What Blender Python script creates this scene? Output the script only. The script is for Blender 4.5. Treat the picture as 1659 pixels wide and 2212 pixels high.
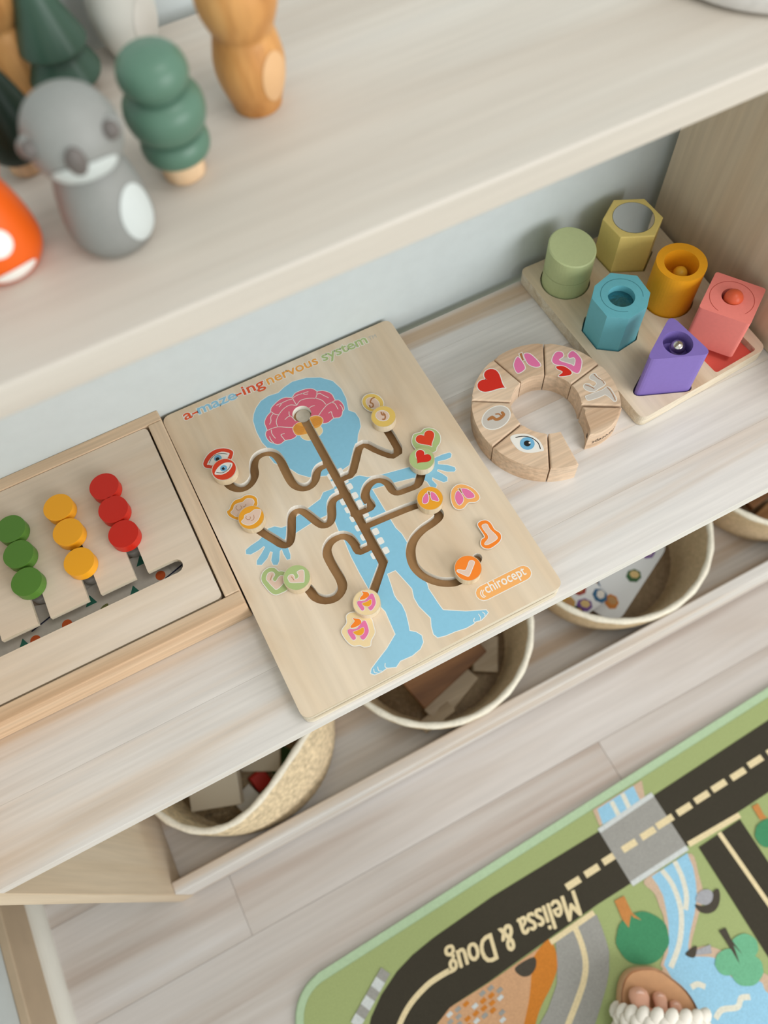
import bpy, bmesh, math, random
from mathutils import Vector, Matrix
from mathutils.geometry import delaunay_2d_cdt
random.seed(7)
for o in list(bpy.data.objects): bpy.data.objects.remove(o)
SC = bpy.context.scene
COL = SC.collection
# ------------------------------------------------------------------ camera
CZ = 1.17                                   # camera height over the floor (m)
FPX = 1738.46                               # focal length in pixels of 1659 x 2212
R = ((0.88863024, -0.45615471, -0.04753084),
     (-0.43012392, -0.79295528, -0.43152673),
     (0.15915312, 0.40391185, -0.9008471))  # rows: image right, image down, view direction
cam = bpy.data.cameras.new('camera'); camo = bpy.data.objects.new('camera', cam); COL.objects.link(camo)
camo.matrix_world = Matrix(((R[0][0], -R[1][0], -R[2][0], 0), (R[0][1], -R[1][1], -R[2][1], 0),
                            (R[0][2], -R[1][2], -R[2][2], CZ), (0, 0, 0, 1)))
cam.sensor_fit = 'VERTICAL'; cam.sensor_height = 36; cam.lens = FPX / 2212 * 36; cam.clip_start = .01
cam.dof.use_dof = True; cam.dof.focus_distance = .66; cam.dof.aperture_fstop = 4.4
SC.camera = camo
# ------------------------------------------------------------------ light
w = bpy.data.worlds.new('room'); SC.world = w; w.use_nodes = True
w.node_tree.nodes['Background'].inputs[0].default_value = (1.0, .975, .945, 1)
w.node_tree.nodes['Background'].inputs[1].default_value = .62
def area(name, loc, target, size, power, col):
    l = bpy.data.lights.new(name, 'AREA'); l.shape = 'RECTANGLE'; l.size, l.size_y = size; l.energy = power; l.color = col
    o = bpy.data.objects.new(name, l); COL.objects.link(o); o.location = loc
    o.rotation_euler = (Vector(target) - Vector(loc)).to_track_quat('-Z', 'Y').to_euler(); return o
area('ceiling_light', (.75, -.30, 2.75), (.15, .15, .5), (.7, .7), 9, (1, 1, .98))
area('window_light', (1.35, -2.25, 1.5), (.2, .35, .6), (1.8, 1.5), 44, (.97, .99, 1))
SC.view_settings.view_transform = 'Standard'; SC.view_settings.look = 'None'
SC.view_settings.exposure = 0.42; SC.view_settings.gamma = 1; SC.view_settings.use_curve_mapping = False

# ------------------------------------------------------------------ helpers
def P(x, y, z):
    "photo pixel -> point on the horizontal plane at height z"
    c = (x - 829.5, y - 1106, FPX)
    d = [sum(R[i][k] * c[i] for i in range(3)) for k in range(3)]
    t = (z - CZ) / d[2]
    return (d[0] * t, d[1] * t)
def zoom(ox, oy, s): return lambda p: (ox + p[0] / s, oy + p[1] / s)
z1 = zoom(330, 680, 3.318); z2 = zoom(760, 700, 3.770); z3 = zoom(420, 1040, 3.456); z4 = zoom(740, 1040, 3.456)
z5 = zoom(980, 700, 3.95); z6 = zoom(1100, 400, 2.968); z7 = zoom(0, 880, 3.072); zp = zoom(1480, 560, 8.508)
a1 = zoom(430, 950, 9.217); a2 = zoom(550, 1200, 5.53); a3 = zoom(770, 830, 7.213); a4 = zoom(880, 1030, 5.925)
a5 = zoom(680, 980, 8.506); a6 = zoom(1230, 780, 10.05); a7 = zoom(560, 820, 6.9125); a8 = zoom(380, 710, 3.687)
m4 = zoom(600, 1700, 2.37); m5 = zoom(1100, 1480, 2.968); m6 = zoom(1200, 1780, 3.614); px = lambda p: p
def W(zf, pts, z): return [P(*zf(p), z) for p in pts]

def lin(c): return tuple(((v / 255) / 12.92 if v <= 10 else (((v / 255) + .055) / 1.055) ** 2.4) for v in c)
MATS = {}
def mat(name, c, rough=.55, metal=0., spec=.35, speck=0., scale=300, bump=0.):
    if name in MATS: return MATS[name]
    m = bpy.data.materials.new(name); m.use_nodes = True; nt = m.node_tree; b = nt.nodes['Principled BSDF']
    c = lin(c)
    b.inputs['Base Color'].default_value = (*c, 1); b.inputs['Roughness'].default_value = rough
    b.inputs['Metallic'].default_value = metal; b.inputs['Specular IOR Level'].default_value = spec
    if speck or bump:
        tc = nt.nodes.new('ShaderNodeTexCoord'); n = nt.nodes.new('ShaderNodeTexNoise')
        n.inputs['Scale'].default_value = scale; n.inputs['Detail'].default_value = 3
        nt.links.new(tc.outputs['Object'], n.inputs['Vector'])
        if speck:
            r = nt.nodes.new('ShaderNodeValToRGB')
            r.color_ramp.elements[0].position = .3; r.color_ramp.elements[1].position = .7
            r.color_ramp.elements[0].color = (*[v * (1 - speck) for v in c], 1)
            r.color_ramp.elements[1].color = (*[min(1, v * (1 + speck)) for v in c], 1)
            nt.links.new(n.outputs[0], r.inputs[0]); nt.links.new(r.outputs[0], b.inputs['Base Color'])
        if bump:
            bp = nt.nodes.new('ShaderNodeBump'); bp.inputs['Strength'].default_value = bump; bp.inputs['Distance'].default_value = .001
            nt.links.new(n.outputs[0], bp.inputs['Height']); nt.links.new(bp.outputs[0], b.inputs['Normal'])
    MATS[name] = m; return m
def wood(name, c_lo, c_mid, c_hi, axis=0, stretch=14, scale=9, rough=.55, fine=.12, tone=.0, lo_pos=.30, spec=.3):
    if name in MATS: return MATS[name]
    m = bpy.data.materials.new(name); m.use_nodes = True; nt = m.node_tree; L = nt.links.new; N = nt.nodes.new
    b = nt.nodes['Principled BSDF']; b.inputs['Roughness'].default_value = rough; b.inputs['Specular IOR Level'].default_value = spec
    tc = N('ShaderNodeTexCoord'); oi = N('ShaderNodeObjectInfo')
    off = N('ShaderNodeVectorMath'); off.operation = 'ADD'
    mul = N('ShaderNodeMath'); mul.operation = 'MULTIPLY'; mul.inputs[1].default_value = 37.0
    L(oi.outputs['Random'], mul.inputs[0]); L(tc.outputs['Object'], off.inputs[0]); L(mul.outputs[0], off.inputs[1])
    mp = N('ShaderNodeMapping'); s = [scale * 1.0] * 3; s[axis] = scale / stretch; mp.inputs['Scale'].default_value = s
    L(off.outputs[0], mp.inputs[0])
    n1 = N('ShaderNodeTexNoise'); n1.inputs['Scale'].default_value = 1.6; n1.inputs['Detail'].default_value = 5; n1.inputs['Distortion'].default_value = 1.2
    L(mp.outputs[0], n1.inputs['Vector'])
    r = N('ShaderNodeValToRGB'); e = r.color_ramp.elements
    e[0].position = lo_pos; e[0].color = (*lin(c_lo), 1); e[1].position = .72; e[1].color = (*lin(c_hi), 1)
    k = e.new(.5); k.color = (*lin(c_mid), 1)
    L(n1.outputs[0], r.inputs[0])
    mp2 = N('ShaderNodeMapping'); s2 = [scale * 9.] * 3; s2[axis] = scale * 9 / 24; mp2.inputs['Scale'].default_value = s2
    L(off.outputs[0], mp2.inputs[0])
    n2 = N('ShaderNodeTexNoise'); n2.inputs['Scale'].default_value = 2.2; n2.inputs['Detail'].default_value = 4
    L(mp2.outputs[0], n2.inputs['Vector'])
    mr = N('ShaderNodeMapRange'); mr.inputs[1].default_value = .3; mr.inputs[2].default_value = .7
    mr.inputs[3].default_value = 1 - fine; mr.inputs[4].default_value = 1 + fine * .5
    L(n2.outputs[0], mr.inputs[0])
    tr = N('ShaderNodeMapRange'); tr.inputs[3].default_value = 1 - tone; tr.inputs[4].default_value = 1 + tone * .6
    L(oi.outputs['Random'], tr.inputs[0])
    mm = N('ShaderNodeMath'); mm.operation = 'MULTIPLY'; L(mr.outputs[0], mm.inputs[0]); L(tr.outputs[0], mm.inputs[1])
    vm = N('ShaderNodeVectorMath'); vm.operation = 'SCALE'; L(r.outputs[0], vm.inputs[0]); L(mm.outputs[0], vm.inputs['Scale'])
    L(vm.outputs[0], b.inputs['Base Color'])
    bp = N('ShaderNodeBump'); bp.inputs['Strength'].default_value = .12; bp.inputs['Distance'].default_value = .0006
    L(n2.outputs[0], bp.inputs['Height']); L(bp.outputs[0], b.inputs['Normal'])
    MATS[name] = m; return m

def link(name, verts, faces, m, parent=None, base=None, smooth=False):
    base = Vector(base if base is not None else (parent.location if parent and parent.parent is None else (parent['_b'] if parent else (0, 0, 0))))
    me = bpy.data.meshes.new(name); me.from_pydata([Vector(v) - base for v in verts], [], faces); me.update()
    if smooth: me.polygons.foreach_set('use_smooth', [True] * len(me.polygons))
    o = bpy.data.objects.new(name, me); COL.objects.link(o)
    if m: me.materials.append(m)
    if parent: o.parent = parent
    else: o.location = base
    o['_b'] = tuple(base); return o
def tag(o, label, cat, group=None):
    o['label'] = label; o['category'] = cat
    if group: o['group'] = group
    return o
def thing(name, label, cat, base, group=None):
    o = bpy.data.objects.new(name, None); COL.objects.link(o); o.location = base; o.empty_display_size = .02
    o['_b'] = tuple(base); return tag(o, label, cat, group)
def struct(o): o['kind'] = 'structure'; return o
def wpos(o): return Vector(o['_b'])

def from_bm(name, bm, m, parent=None, base=None, smooth=False):
    bmesh.ops.recalc_face_normals(bm, faces=bm.faces[:])
    bm.verts.index_update()
    v = [x.co.copy() for x in bm.verts]; f = [[x.index for x in q.verts] for q in bm.faces]; bm.free()
    return link(name, v, f, m, parent, base, smooth)
def box_bm(x0, x1, y0, y1, z0, z1, bev=.001, seg=2, bm=None):
    b2 = bmesh.new(); bmesh.ops.create_cube(b2, size=1)
    for v in b2.verts: v.co = Vector((x0 + (v.co.x + .5) * (x1 - x0), y0 + (v.co.y + .5) * (y1 - y0), z0 + (v.co.z + .5) * (z1 - z0)))
    if bev: bmesh.ops.bevel(b2, geom=b2.edges[:], offset=bev, segments=seg, affect='EDGES', profile=.5)
    return b2
def box(name, x0, x1, y0, y1, z0, z1, m, parent=None, bev=.001, base=None):
    if base is None and parent is None: base = ((x0 + x1) / 2, (y0 + y1) / 2, z0)
    return from_bm(name, box_bm(x0, x1, y0, y1, z0, z1, bev), m, parent, base)
def ccw(p):
    a = sum(p[i][0] * p[(i + 1) % len(p)][1] - p[(i + 1) % len(p)][0] * p[i][1] for i in range(len(p)))
    return list(p) if a > 0 else list(p)[::-1]
def prism(name, poly, z0, z1, m, parent=None, bev=.0008, base=None, seg=2, smooth=False):
    poly = ccw(poly); bm = bmesh.new()
    if base is None and parent is None:
        base = (sum(p[0] for p in poly) / len(poly), sum(p[1] for p in poly) / len(poly), z0)
    lo = [bm.verts.new((*p, z0)) for p in poly]; hi = [bm.verts.new((*p, z1)) for p in poly]; n = len(poly)
    bm.faces.new(lo[::-1]); top = bm.faces.new(hi)
    for i in range(n): bm.faces.new((lo[i], lo[(i + 1) % n], hi[(i + 1) % n], hi[i]))
    if bev: bmesh.ops.bevel(bm, geom=list(top.edges), offset=bev, segments=seg, affect='EDGES', profile=.5)
    return from_bm(name, bm, m, parent, base, smooth)
def decal(name, poly, z, m, parent):
    poly = ccw(poly)
    vs = [(*p, z) for p in poly]
    from mathutils.geometry import tessellate_polygon
    tris = tessellate_polygon([[Vector(v) for v in vs]])
    return link(name, vs, [tuple(t) for t in tris], m, parent)
def smooth(pts, n=5, closed=True):
    out = []; N = len(pts)
    for i in range(N if closed else N - 1):
        g = lambda k: pts[k % N] if closed else pts[max(0, min(N - 1, k))]
        p0, p1, p2, p3 = g(i - 1), g(i), g(i + 1), g(i + 2)
        for k in range(n):
            t = k / n
            out.append(tuple(.5 * (2 * p1[j] + (p2[j] - p0[j]) * t + (2 * p0[j] - 5 * p1[j] + 4 * p2[j] - p3[j]) * t * t
                                   + (3 * p1[j] - p0[j] - 3 * p2[j] + p3[j]) * t ** 3) for j in range(2)))
    if not closed: out.append(tuple(pts[-1]))
    return out
def offset(poly, d):
    poly = ccw(poly); n = len(poly); out = []
    for i in range(n):
        a, b, c = Vector(poly[i - 1]), Vector(poly[i]), Vector(poly[(i + 1) % n])
        e1 = (b - a); e2 = (c - b)
        if e1.length < 1e-9 or e2.length < 1e-9: continue
        n1 = Vector((e1.y, -e1.x)).normalized(); n2 = Vector((e2.y, -e2.x)).normalized()
        m = n1 + n2
        if m.length < 1e-3: m = n1
        m.normalize(); k = max(.6, m.dot(n1)); q = b + m * (d / k); out.append((q.x, q.y))
    return out
def stroke(pts, w, caps=True):
    "outline of a polyline of half-width w"
    L, Rr = [], []; n = len(pts); V = [Vector(p) for p in pts]
    for i in range(n):
        d = (V[min(i + 1, n - 1)] - V[max(i - 1, 0)]).normalized(); nn = Vector((-d.y, d.x))
        k = 1.
        if 0 < i < n - 1:
            d1 = (V[i] - V[i - 1]).normalized(); k = 1 / max(.65, Vector((-d1.y, d1.x)).dot(nn))
        L.append(V[i] + nn * w * k); Rr.append(V[i] - nn * w * k)
    out = L[:]
    if caps:
        d = (V[-1] - V[-2]).normalized(); a0 = math.atan2(d.y, d.x)
        out += [V[-1] + Vector((math.cos(a0 + t), math.sin(a0 + t))) * w for t in (1.05, .52, 0, -.52, -1.05)]
    out += Rr[::-1]
    if caps:
        d = (V[0] - V[1]).normalized(); a0 = math.atan2(d.y, d.x)
        out += [V[0] + Vector((math.cos(a0 + t), math.sin(a0 + t))) * w for t in (1.05, .52, 0, -.52, -1.05)]
    return [(v.x, v.y) for v in out]
def circle(c, r, n=40, ry=None, rot=0):
    ry = ry or r
    return [(c[0] + r * math.cos(2 * math.pi * i / n) * math.cos(rot) - ry * math.sin(2 * math.pi * i / n) * math.sin(rot),
             c[1] + r * math.cos(2 * math.pi * i / n) * math.sin(rot) + ry * math.sin(2 * math.pi * i / n) * math.cos(rot)) for i in range(n)]
def rrect(x0, x1, y0, y1, r, n=6):
    out = []
    for cx, cy, a in ((x1 - r, y1 - r, 0), (x0 + r, y1 - r, 90), (x0 + r, y0 + r, 180), (x1 - r, y0 + r, 270)):
        for k in range(n + 1):
            t = math.radians(a + 90 * k / n); out.append((cx + r * math.cos(t), cy + r * math.sin(t)))
    return out
def roundpoly(poly, r, n=5):
    "round the corners of a convex polygon"
    poly = ccw(poly); out = []; N = len(poly)
    for i in range(N):
        a, b, c = Vector(poly[i - 1]), Vector(poly[i]), Vector(poly[(i + 1) % N])
        u = (a - b).normalized(); v = (c - b).normalized()
        rr = min(r, (a - b).length * .45, (c - b).length * .45)
        p, q = b + u * rr, b + v * rr
        for k in range(n + 1):
            t = k / n; s = p * (1 - t) ** 2 + b * 2 * t * (1 - t) + q * t * t; out.append((s.x, s.y))
    return out
def xform(poly, c, ang): 
    ca, sa = math.cos(ang), math.sin(ang)
    return [(c[0] + x * ca - y * sa, c[1] + x * sa + y * ca) for x, y in poly]
def lathe(name, prof, c, m, parent=None, n=40, base=None, smooth_=True, tilt=None):
    "prof: list of (radius, height over c)"
    vs, fs = [], []; k = len(prof)
    for r, h in prof:
        for i in range(n):
            t = 2 * math.pi * i / n; vs.append((c[0] + r * math.cos(t), c[1] + r * math.sin(t), c[2] + h))
    for j in range(k - 1):
        for i in range(n):
            fs.append((j * n + i, j * n + (i + 1) % n, (j + 1) * n + (i + 1) % n, (j + 1) * n + i))
    fs.append(tuple(range(n))[::-1]); fs.append(tuple((k - 1) * n + i for i in range(n)))
    return link(name, vs, fs, m, parent, base if base or parent else c, smooth_)
def prof_smooth(prof, n=4): return smooth(prof, n, closed=False)
def ball(name, c, r, m, parent=None, sc=(1, 1, 1), base=None, sub=3):
    bm = bmesh.new(); bmesh.ops.create_icosphere(bm, subdivisions=sub, radius=r)
    for v in bm.verts: v.co = Vector((v.co.x * sc[0], v.co.y * sc[1], v.co.z * sc[2])) + Vector(c)
    return from_bm(name, bm, m, parent, base if base or parent else c, True)
def plate(outline, holes, prints=()):
    """triangulate an outline with holes and printed areas -> {label: (verts2d, faces)}, hole-edge list"""
    S = 1000.; vs, fs = [], []
    allp = [outline] + list(holes) + [p for _, p in prints]
    for p in allp:
        p = ccw(p); i0 = len(vs); vs += [Vector((x * S, y * S)) for x, y in p]; fs.append(list(range(i0, len(vs))))
    ov, oe, of, _, _, ofc = delaunay_2d_cdt(vs, [], fs, 1, 1e-4)
    nh = len(holes); groups = {}; edges = {}
    for f, ids in zip(of, ofc):
        if 0 not in ids: continue
        hole = any(1 <= i <= nh for i in ids)
        pr = [i for i in ids if i > nh]
        lab = None if hole else (prints[max(pr) - nh - 1][0] if pr else 'wood')
        if lab: groups.setdefault(lab, []).append(list(f))
        for a, b in zip(f, f[1:] + f[:1]): edges.setdefault((min(a, b), max(a, b)), []).append(hole)
    rim = [e for e, h in edges.items() if len(h) == 2 and h[0] != h[1]]
    out = [(v.x / S, v.y / S) for v in ov]
    return out, groups, rim
def sub_mesh(name, vs2, faces, z, m, parent):
    used = sorted({i for f in faces for i in f}); mp = {k: i for i, k in enumerate(used)}
    return link(name, [(*vs2[k], z) for k in used], [[mp[i] for i in f] for f in faces], m, parent)
def rim_wall(name, vs2, rim, z0, z1, m, parent):
    vs, fs = [], []
    for a, b in rim:
        i = len(vs); vs += [(*vs2[a], z0), (*vs2[b], z0), (*vs2[b], z1), (*vs2[a], z1)]; fs.append((i, i + 1, i + 2, i + 3))
    return link(name, vs, fs, m, parent)
def side_wall(name, poly, z0, z1, m, parent):
    n = len(poly); vs = [(*p, z0) for p in poly] + [(*p, z1) for p in poly]
    return link(name, vs, [(i, (i + 1) % n, n + (i + 1) % n, n + i) for i in range(n)], m, parent)
def text_mesh(s, bold=.0):
    cu = bpy.data.curves.new('t', 'FONT'); cu.body = s; cu.size = 1; cu.offset = bold; cu.resolution_u = 3; cu.fill_mode = 'FRONT'
    o = bpy.data.objects.new('t', cu); COL.objects.link(o)
    dg = bpy.context.evaluated_depsgraph_get(); me = bpy.data.meshes.new_from_object(o.evaluated_get(dg))
    v = [(x.co.x, x.co.y) for x in me.vertices]; f = [tuple(q.vertices) for q in me.polygons]
    bpy.data.objects.remove(o); bpy.data.curves.remove(cu); bpy.data.meshes.remove(me)
    return v, f
def text(name, s, p0, p1, z, m, parent, bold=.02, ys=1., shear=0., wref=None):
    v, f = text_mesh(s, bold); v0, _ = text_mesh(s, 0)
    x0 = min(a for a, _ in v0); x1 = max(a for a, _ in v0)
    e = Vector(p1) - Vector(p0); k = e.length / (x1 - x0); e.normalize(); u = Vector((-e.y, e.x))
    vs = []
    for x, y in v:
        q = Vector(p0) + e * ((x - x0 + shear * y) * k) + u * (y * k * ys); vs.append((q.x, q.y, z))
    return link(name, vs, f, m, parent)

# ------------------------------------------------------------------ materials
pine = wood('pale pine', (196, 172, 146), (215, 210, 204), (223, 220, 216), 0, 22, 11, .5, .10, .05)
pine_top = wood('pale pine board', (188, 177, 164), (195, 187, 176), (200, 194, 185), 0, 22, 9, .5, .06, .03)
pine_side = wood('pine side panel', (202, 181, 154), (210, 192, 167), (216, 201, 179), 2, 16, 9, .5, .08, .03)
board_w = wood('birch ply face', (208, 182, 150), (220, 201, 175), (227, 213, 193), 1, 3, 7, .5, .08, 0)
ply_edge = wood('ply edge', (190, 170, 140), (214, 200, 176), (226, 216, 198), 0, 20, 40, .6, .15, 0)
box_w = wood('box pine', (192, 154, 118), (213, 184, 152), (222, 199, 172), 0, 20, 16, .55, .14, .04)
panel_w = wood('slider panel ply', (209, 188, 164), (218, 201, 181), (225, 211, 195), 0, 8, 11, .5, .06, 0)
ringw = wood('beech block', (202, 168, 136), (218, 190, 161), (225, 201, 175), 0, 18, 14, .5, .22, .06)
tray_w = wood('tray ply', (202, 174, 142), (217, 197, 168), (225, 209, 186), 1, 8, 12, .5, .08, 0)
slot_w = wood('shaded slot floor ply', (132, 96, 58), (156, 118, 76), (172, 134, 92), 1, 6, 12, .6, .1, 0)  # ply colour darkened to hold the top shelf's shade in the slots
wall_m = mat('wall paint', (198, 206, 206), .8, speck=.02, scale=60, bump=.05)
trim_m = mat('trim paint', (214, 212, 202), .5, speck=.02, scale=40)
base_m = mat('tan baseboard', (178, 158, 132), .5, speck=.05, scale=30)
plank_m = wood('laminate plank', (172, 153, 139), (197, 188, 180), (213, 208, 204), 0, 26, 10, .35, .06, .05)
white = mat('white print', (232, 228, 220), .5)
BLUE = mat('sky blue print', (134, 190, 214), .5, speck=.02)
PINK = mat('brain pink print', (216, 98, 120), .5)
RED = mat('red print', (214, 60, 24), .5)
HEART = mat('heart red print', (206, 36, 16), .5)
ORG = mat('orange print', (240, 128, 30), .5)
AMB = mat('amber print', (230, 158, 36), .5)
SOFT = mat('soft orange print', (238, 170, 96), .5)
CRM = mat('cream print', (232, 206, 158), .5)
SAGE = mat('sage print', (168, 186, 124), .5)
YEL = mat('yellow print', (226, 190, 98), .5)
SKIN = mat('pale skin print', (222, 192, 172), .5)
MAG = mat('lung pink print', (222, 112, 160), .5)
BRN = mat('brown print', (168, 110, 60), .5)
GRYP = mat('grey print', (196, 188, 178), .5)
BLK = mat('black print', (28, 24, 22), .5)
IRIS = mat('iris blue print', (112, 172, 206), .5)
TRED = mat('title red print', (218, 82, 36), .5)
TORG = mat('title orange print', (232, 160, 66), .5)
TBLU = mat('title blue print', (140, 190, 214), .5)
TGRN = mat('title green print', (166, 184, 122), .5)

# ------------------------------------------------------------------ the room
YW = .449; YB = .4385; YF = .143            # wall, back and front of the shelf unit
ZM, ZT, ZL = .55, .898, .04                 # shelf tops
XL, XD = -.2726, .4935                      # inner faces of left panel and divider
floor = struct(box('floor', -.60, 2.4, -2.2, YW + .1, -.06, -.009, mat('subfloor', (150, 140, 128), .8), bev=0))
row = 0; y = YW
while y > -1.35:
    x = -.472 - (.37 + .53 * ((row * 7) % 3) / 2); row += 1
    while x < 1.9:
        x1 = x + 1.15
        a, b = max(x, -.472), min(x1, 1.9)
        if b - a > .05:
            box('plank', a + .0002, b - .0002, y - .1283, y - .0001, -.009, 0, plank_m, floor, .0003)
        x = x1
    y -= .1285
struct(box('wall_back', -.60, 2.4, YW, YW + .1, -.06, 2.5, wall_m, bev=0))
struct(box('wall_left', -.60, -.486, -2.2, YW, -.06, 2.5, wall_m, bev=0))
struct(box('baseboard_left', -.486, -.474, -2.2, YW - .0005, 0, .085, base_m, bev=.002))
prof = [(-.474, 0), (-.4575, 0)] + [(-.474 + .0165 * math.cos(t * math.pi / 12), .0165 * math.sin(t * math.pi / 12)) for t in range(7)]
n = len(prof); vs = [(x, yy, z) for yy in (-2.2, YW - .001) for x, z in prof]
struct(link('trim_1', vs, [(i, (i + 1) % n, n + (i + 1) % n, n + i) for i in range(n)] + [tuple(range(n)), tuple(range(2 * n - 1, n - 1, -1))], trim_m, base=(-.46, -.5, 0)))

# ------------------------------------------------------------------ shelf unit
U = thing('shelf_unit', 'pale pine toy shelf unit with three tiers against the white wall', 'shelf', (.35, YB, 0))
def panel(name, x0, x1, prof):
    n = len(prof); vs = [(x0, *p) for p in prof] + [(x1, *p) for p in prof]
    bm = bmesh.new(); bv = [bm.verts.new(v) for v in vs]
    for i in range(n): bm.faces.new((bv[i], bv[(i + 1) % n], bv[n + (i + 1) % n], bv[n + i]))
    bm.faces.new(bv[:n]); bm.faces.new(bv[n:])
    bmesh.ops.bevel(bm, geom=bm.edges[:], offset=.0012, segments=2, affect='EDGES')
    return from_bm(name, bm, pine_side, U)
panel('side_panel', XL - .018, XL, [(YB, 0), (YF, 0), (YF, ZM), (YF, ZM + .06), (.25, ZM + .2), (.25, ZT), (YB, ZT)])
panel('side_panel', 1.14, 1.158, [(YB, 0), (YF, 0), (YF, ZM), (YF, ZM + .06), (.25, ZM + .2), (.25, ZT), (YB, ZT)])
panel('divider_panel', XD + .0182, XD + .038, [(YB, ZM), (YF + .02, ZM), (YF + .02, ZM + .05), (.258, ZM + .2), (.258, ZT - .019), (YB, ZT - .019)])  # added unseen second panel, blocks light so the gap at the wall stays dark
panel('divider_panel', XD, XD + .018, [(YB, ZM), (YF + .02, ZM), (YF + .02, ZM + .05), (.258, ZM + .2), (.258, ZT - .019), (YB, ZT - .019)])
ms = struct_ms = link('middle_shelf', *[(lambda b: ([v.co.copy() for v in b.verts], [[v.index for v in f.verts] for f in b.faces]))(box_bm(XL, 1.14, YF + .001, YB, ZM - .0155, ZM - .004, 0))][0], pine, U)
ys = [YF, .1985, .248, .303, .352, .404, YB]
for i in range(6):
    box('stave', XL, 1.14, ys[i] + (.00003 if i else 0), ys[i + 1] - .00003, ZM - (.0155 if i == 0 else .004), ZM, pine, ms, .00015)
box('top_shelf', XL - .018, 1.158, .2495, YB, ZT - .019, ZT, pine_top, U, .0015)
box('lower_shelf', XL, 1.14, YF + .014, YB, ZL - .016, ZL, pine, U, .001)
box('front_lip', XL, 1.14, YF, YF + .015, .012, .09, pine, U, .0015)

# ------------------------------------------------------------------ maze board
ZB = .57
MB = thing('maze_board', 'birch plywood maze board printed with a blue body and pink brain', 'maze toy', (.088, .295, ZM))
bo = W(px, [(344, 893), (838, 693), (1207, 1272), (654, 1557)], ZB)
bo = [(-.0262, .4462), (.2015, .4450), (.2012, .1448), (-.0245, .1452)]
def bl(p): return p
bo_r = roundpoly(bo, .008, 6)
SW = .0040
def slot(zf, pts, n=5, sm=True):
    q = W(zf, pts, ZB); return stroke(smooth(q, n, False) if sm else q, SW)
slots = [
    slot(px, [(656, 902), (690, 964), (760, 1091), (828, 1214), (803, 1285)], 1, False),
    slot(z1, [(515, 1150), (545, 1212), (600, 1240), (655, 1235), (702, 1200), (728, 1145), (722, 1090), (732, 1035), (765, 1000), (818, 982), (872, 995), (912, 1038), (948, 1110), (988, 1185), (1025, 1222), (1078, 1236), (1130, 1218), (1163, 1175), (1174, 1122), (1200, 1088), (1250, 1066)], 4),
    slot(px, [(828, 915), (859.5, 966), (853, 979), (841, 981), (810, 969), (791, 959), (780, 961), (773, 971), (761, 1018), (748, 1027), (730, 1036)], 2, True),
    slot(z3, [(435, 318), (500, 370), (600, 432), (650, 462), (692, 462), (716, 425), (722, 340), (724, 260), (745, 218), (788, 208), (832, 232), (925, 305), (968, 318), (1008, 298), (1024, 250), (1022, 165), (1050, 118), (1130, 82)], 3),
    slot(z2, [(570, 1190), (552, 1262), (525, 1305), (440, 1340), (372, 1362), (330, 1345), (292, 1290), (240, 1262), (182, 1268), (128, 1316), (106, 1385), (125, 1432), (155, 1475), (110, 1505), (20, 1540)], 3),
    slot(z4, [(160, 330), (560, 168), (650, 190), (712, 225), (716, 262), (668, 306), (595, 356), (532, 428), (508, 515), (528, 615), (592, 690), (690, 738), (785, 752), (870, 735), (960, 655), (1006, 570)], 4),
    slot(z3, [(765, 730), (852, 800), (900, 858), (978, 882), (1058, 858), (1102, 795), (1092, 730), (1040, 640), (998, 560), (988, 500), (1020, 440), (1088, 402), (1150, 412), (1195, 462), (1225, 512), (1265, 502), (1330, 470)], 3),
]
hole = circle(P(652, 894, ZB), .0084, 36)
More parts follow.
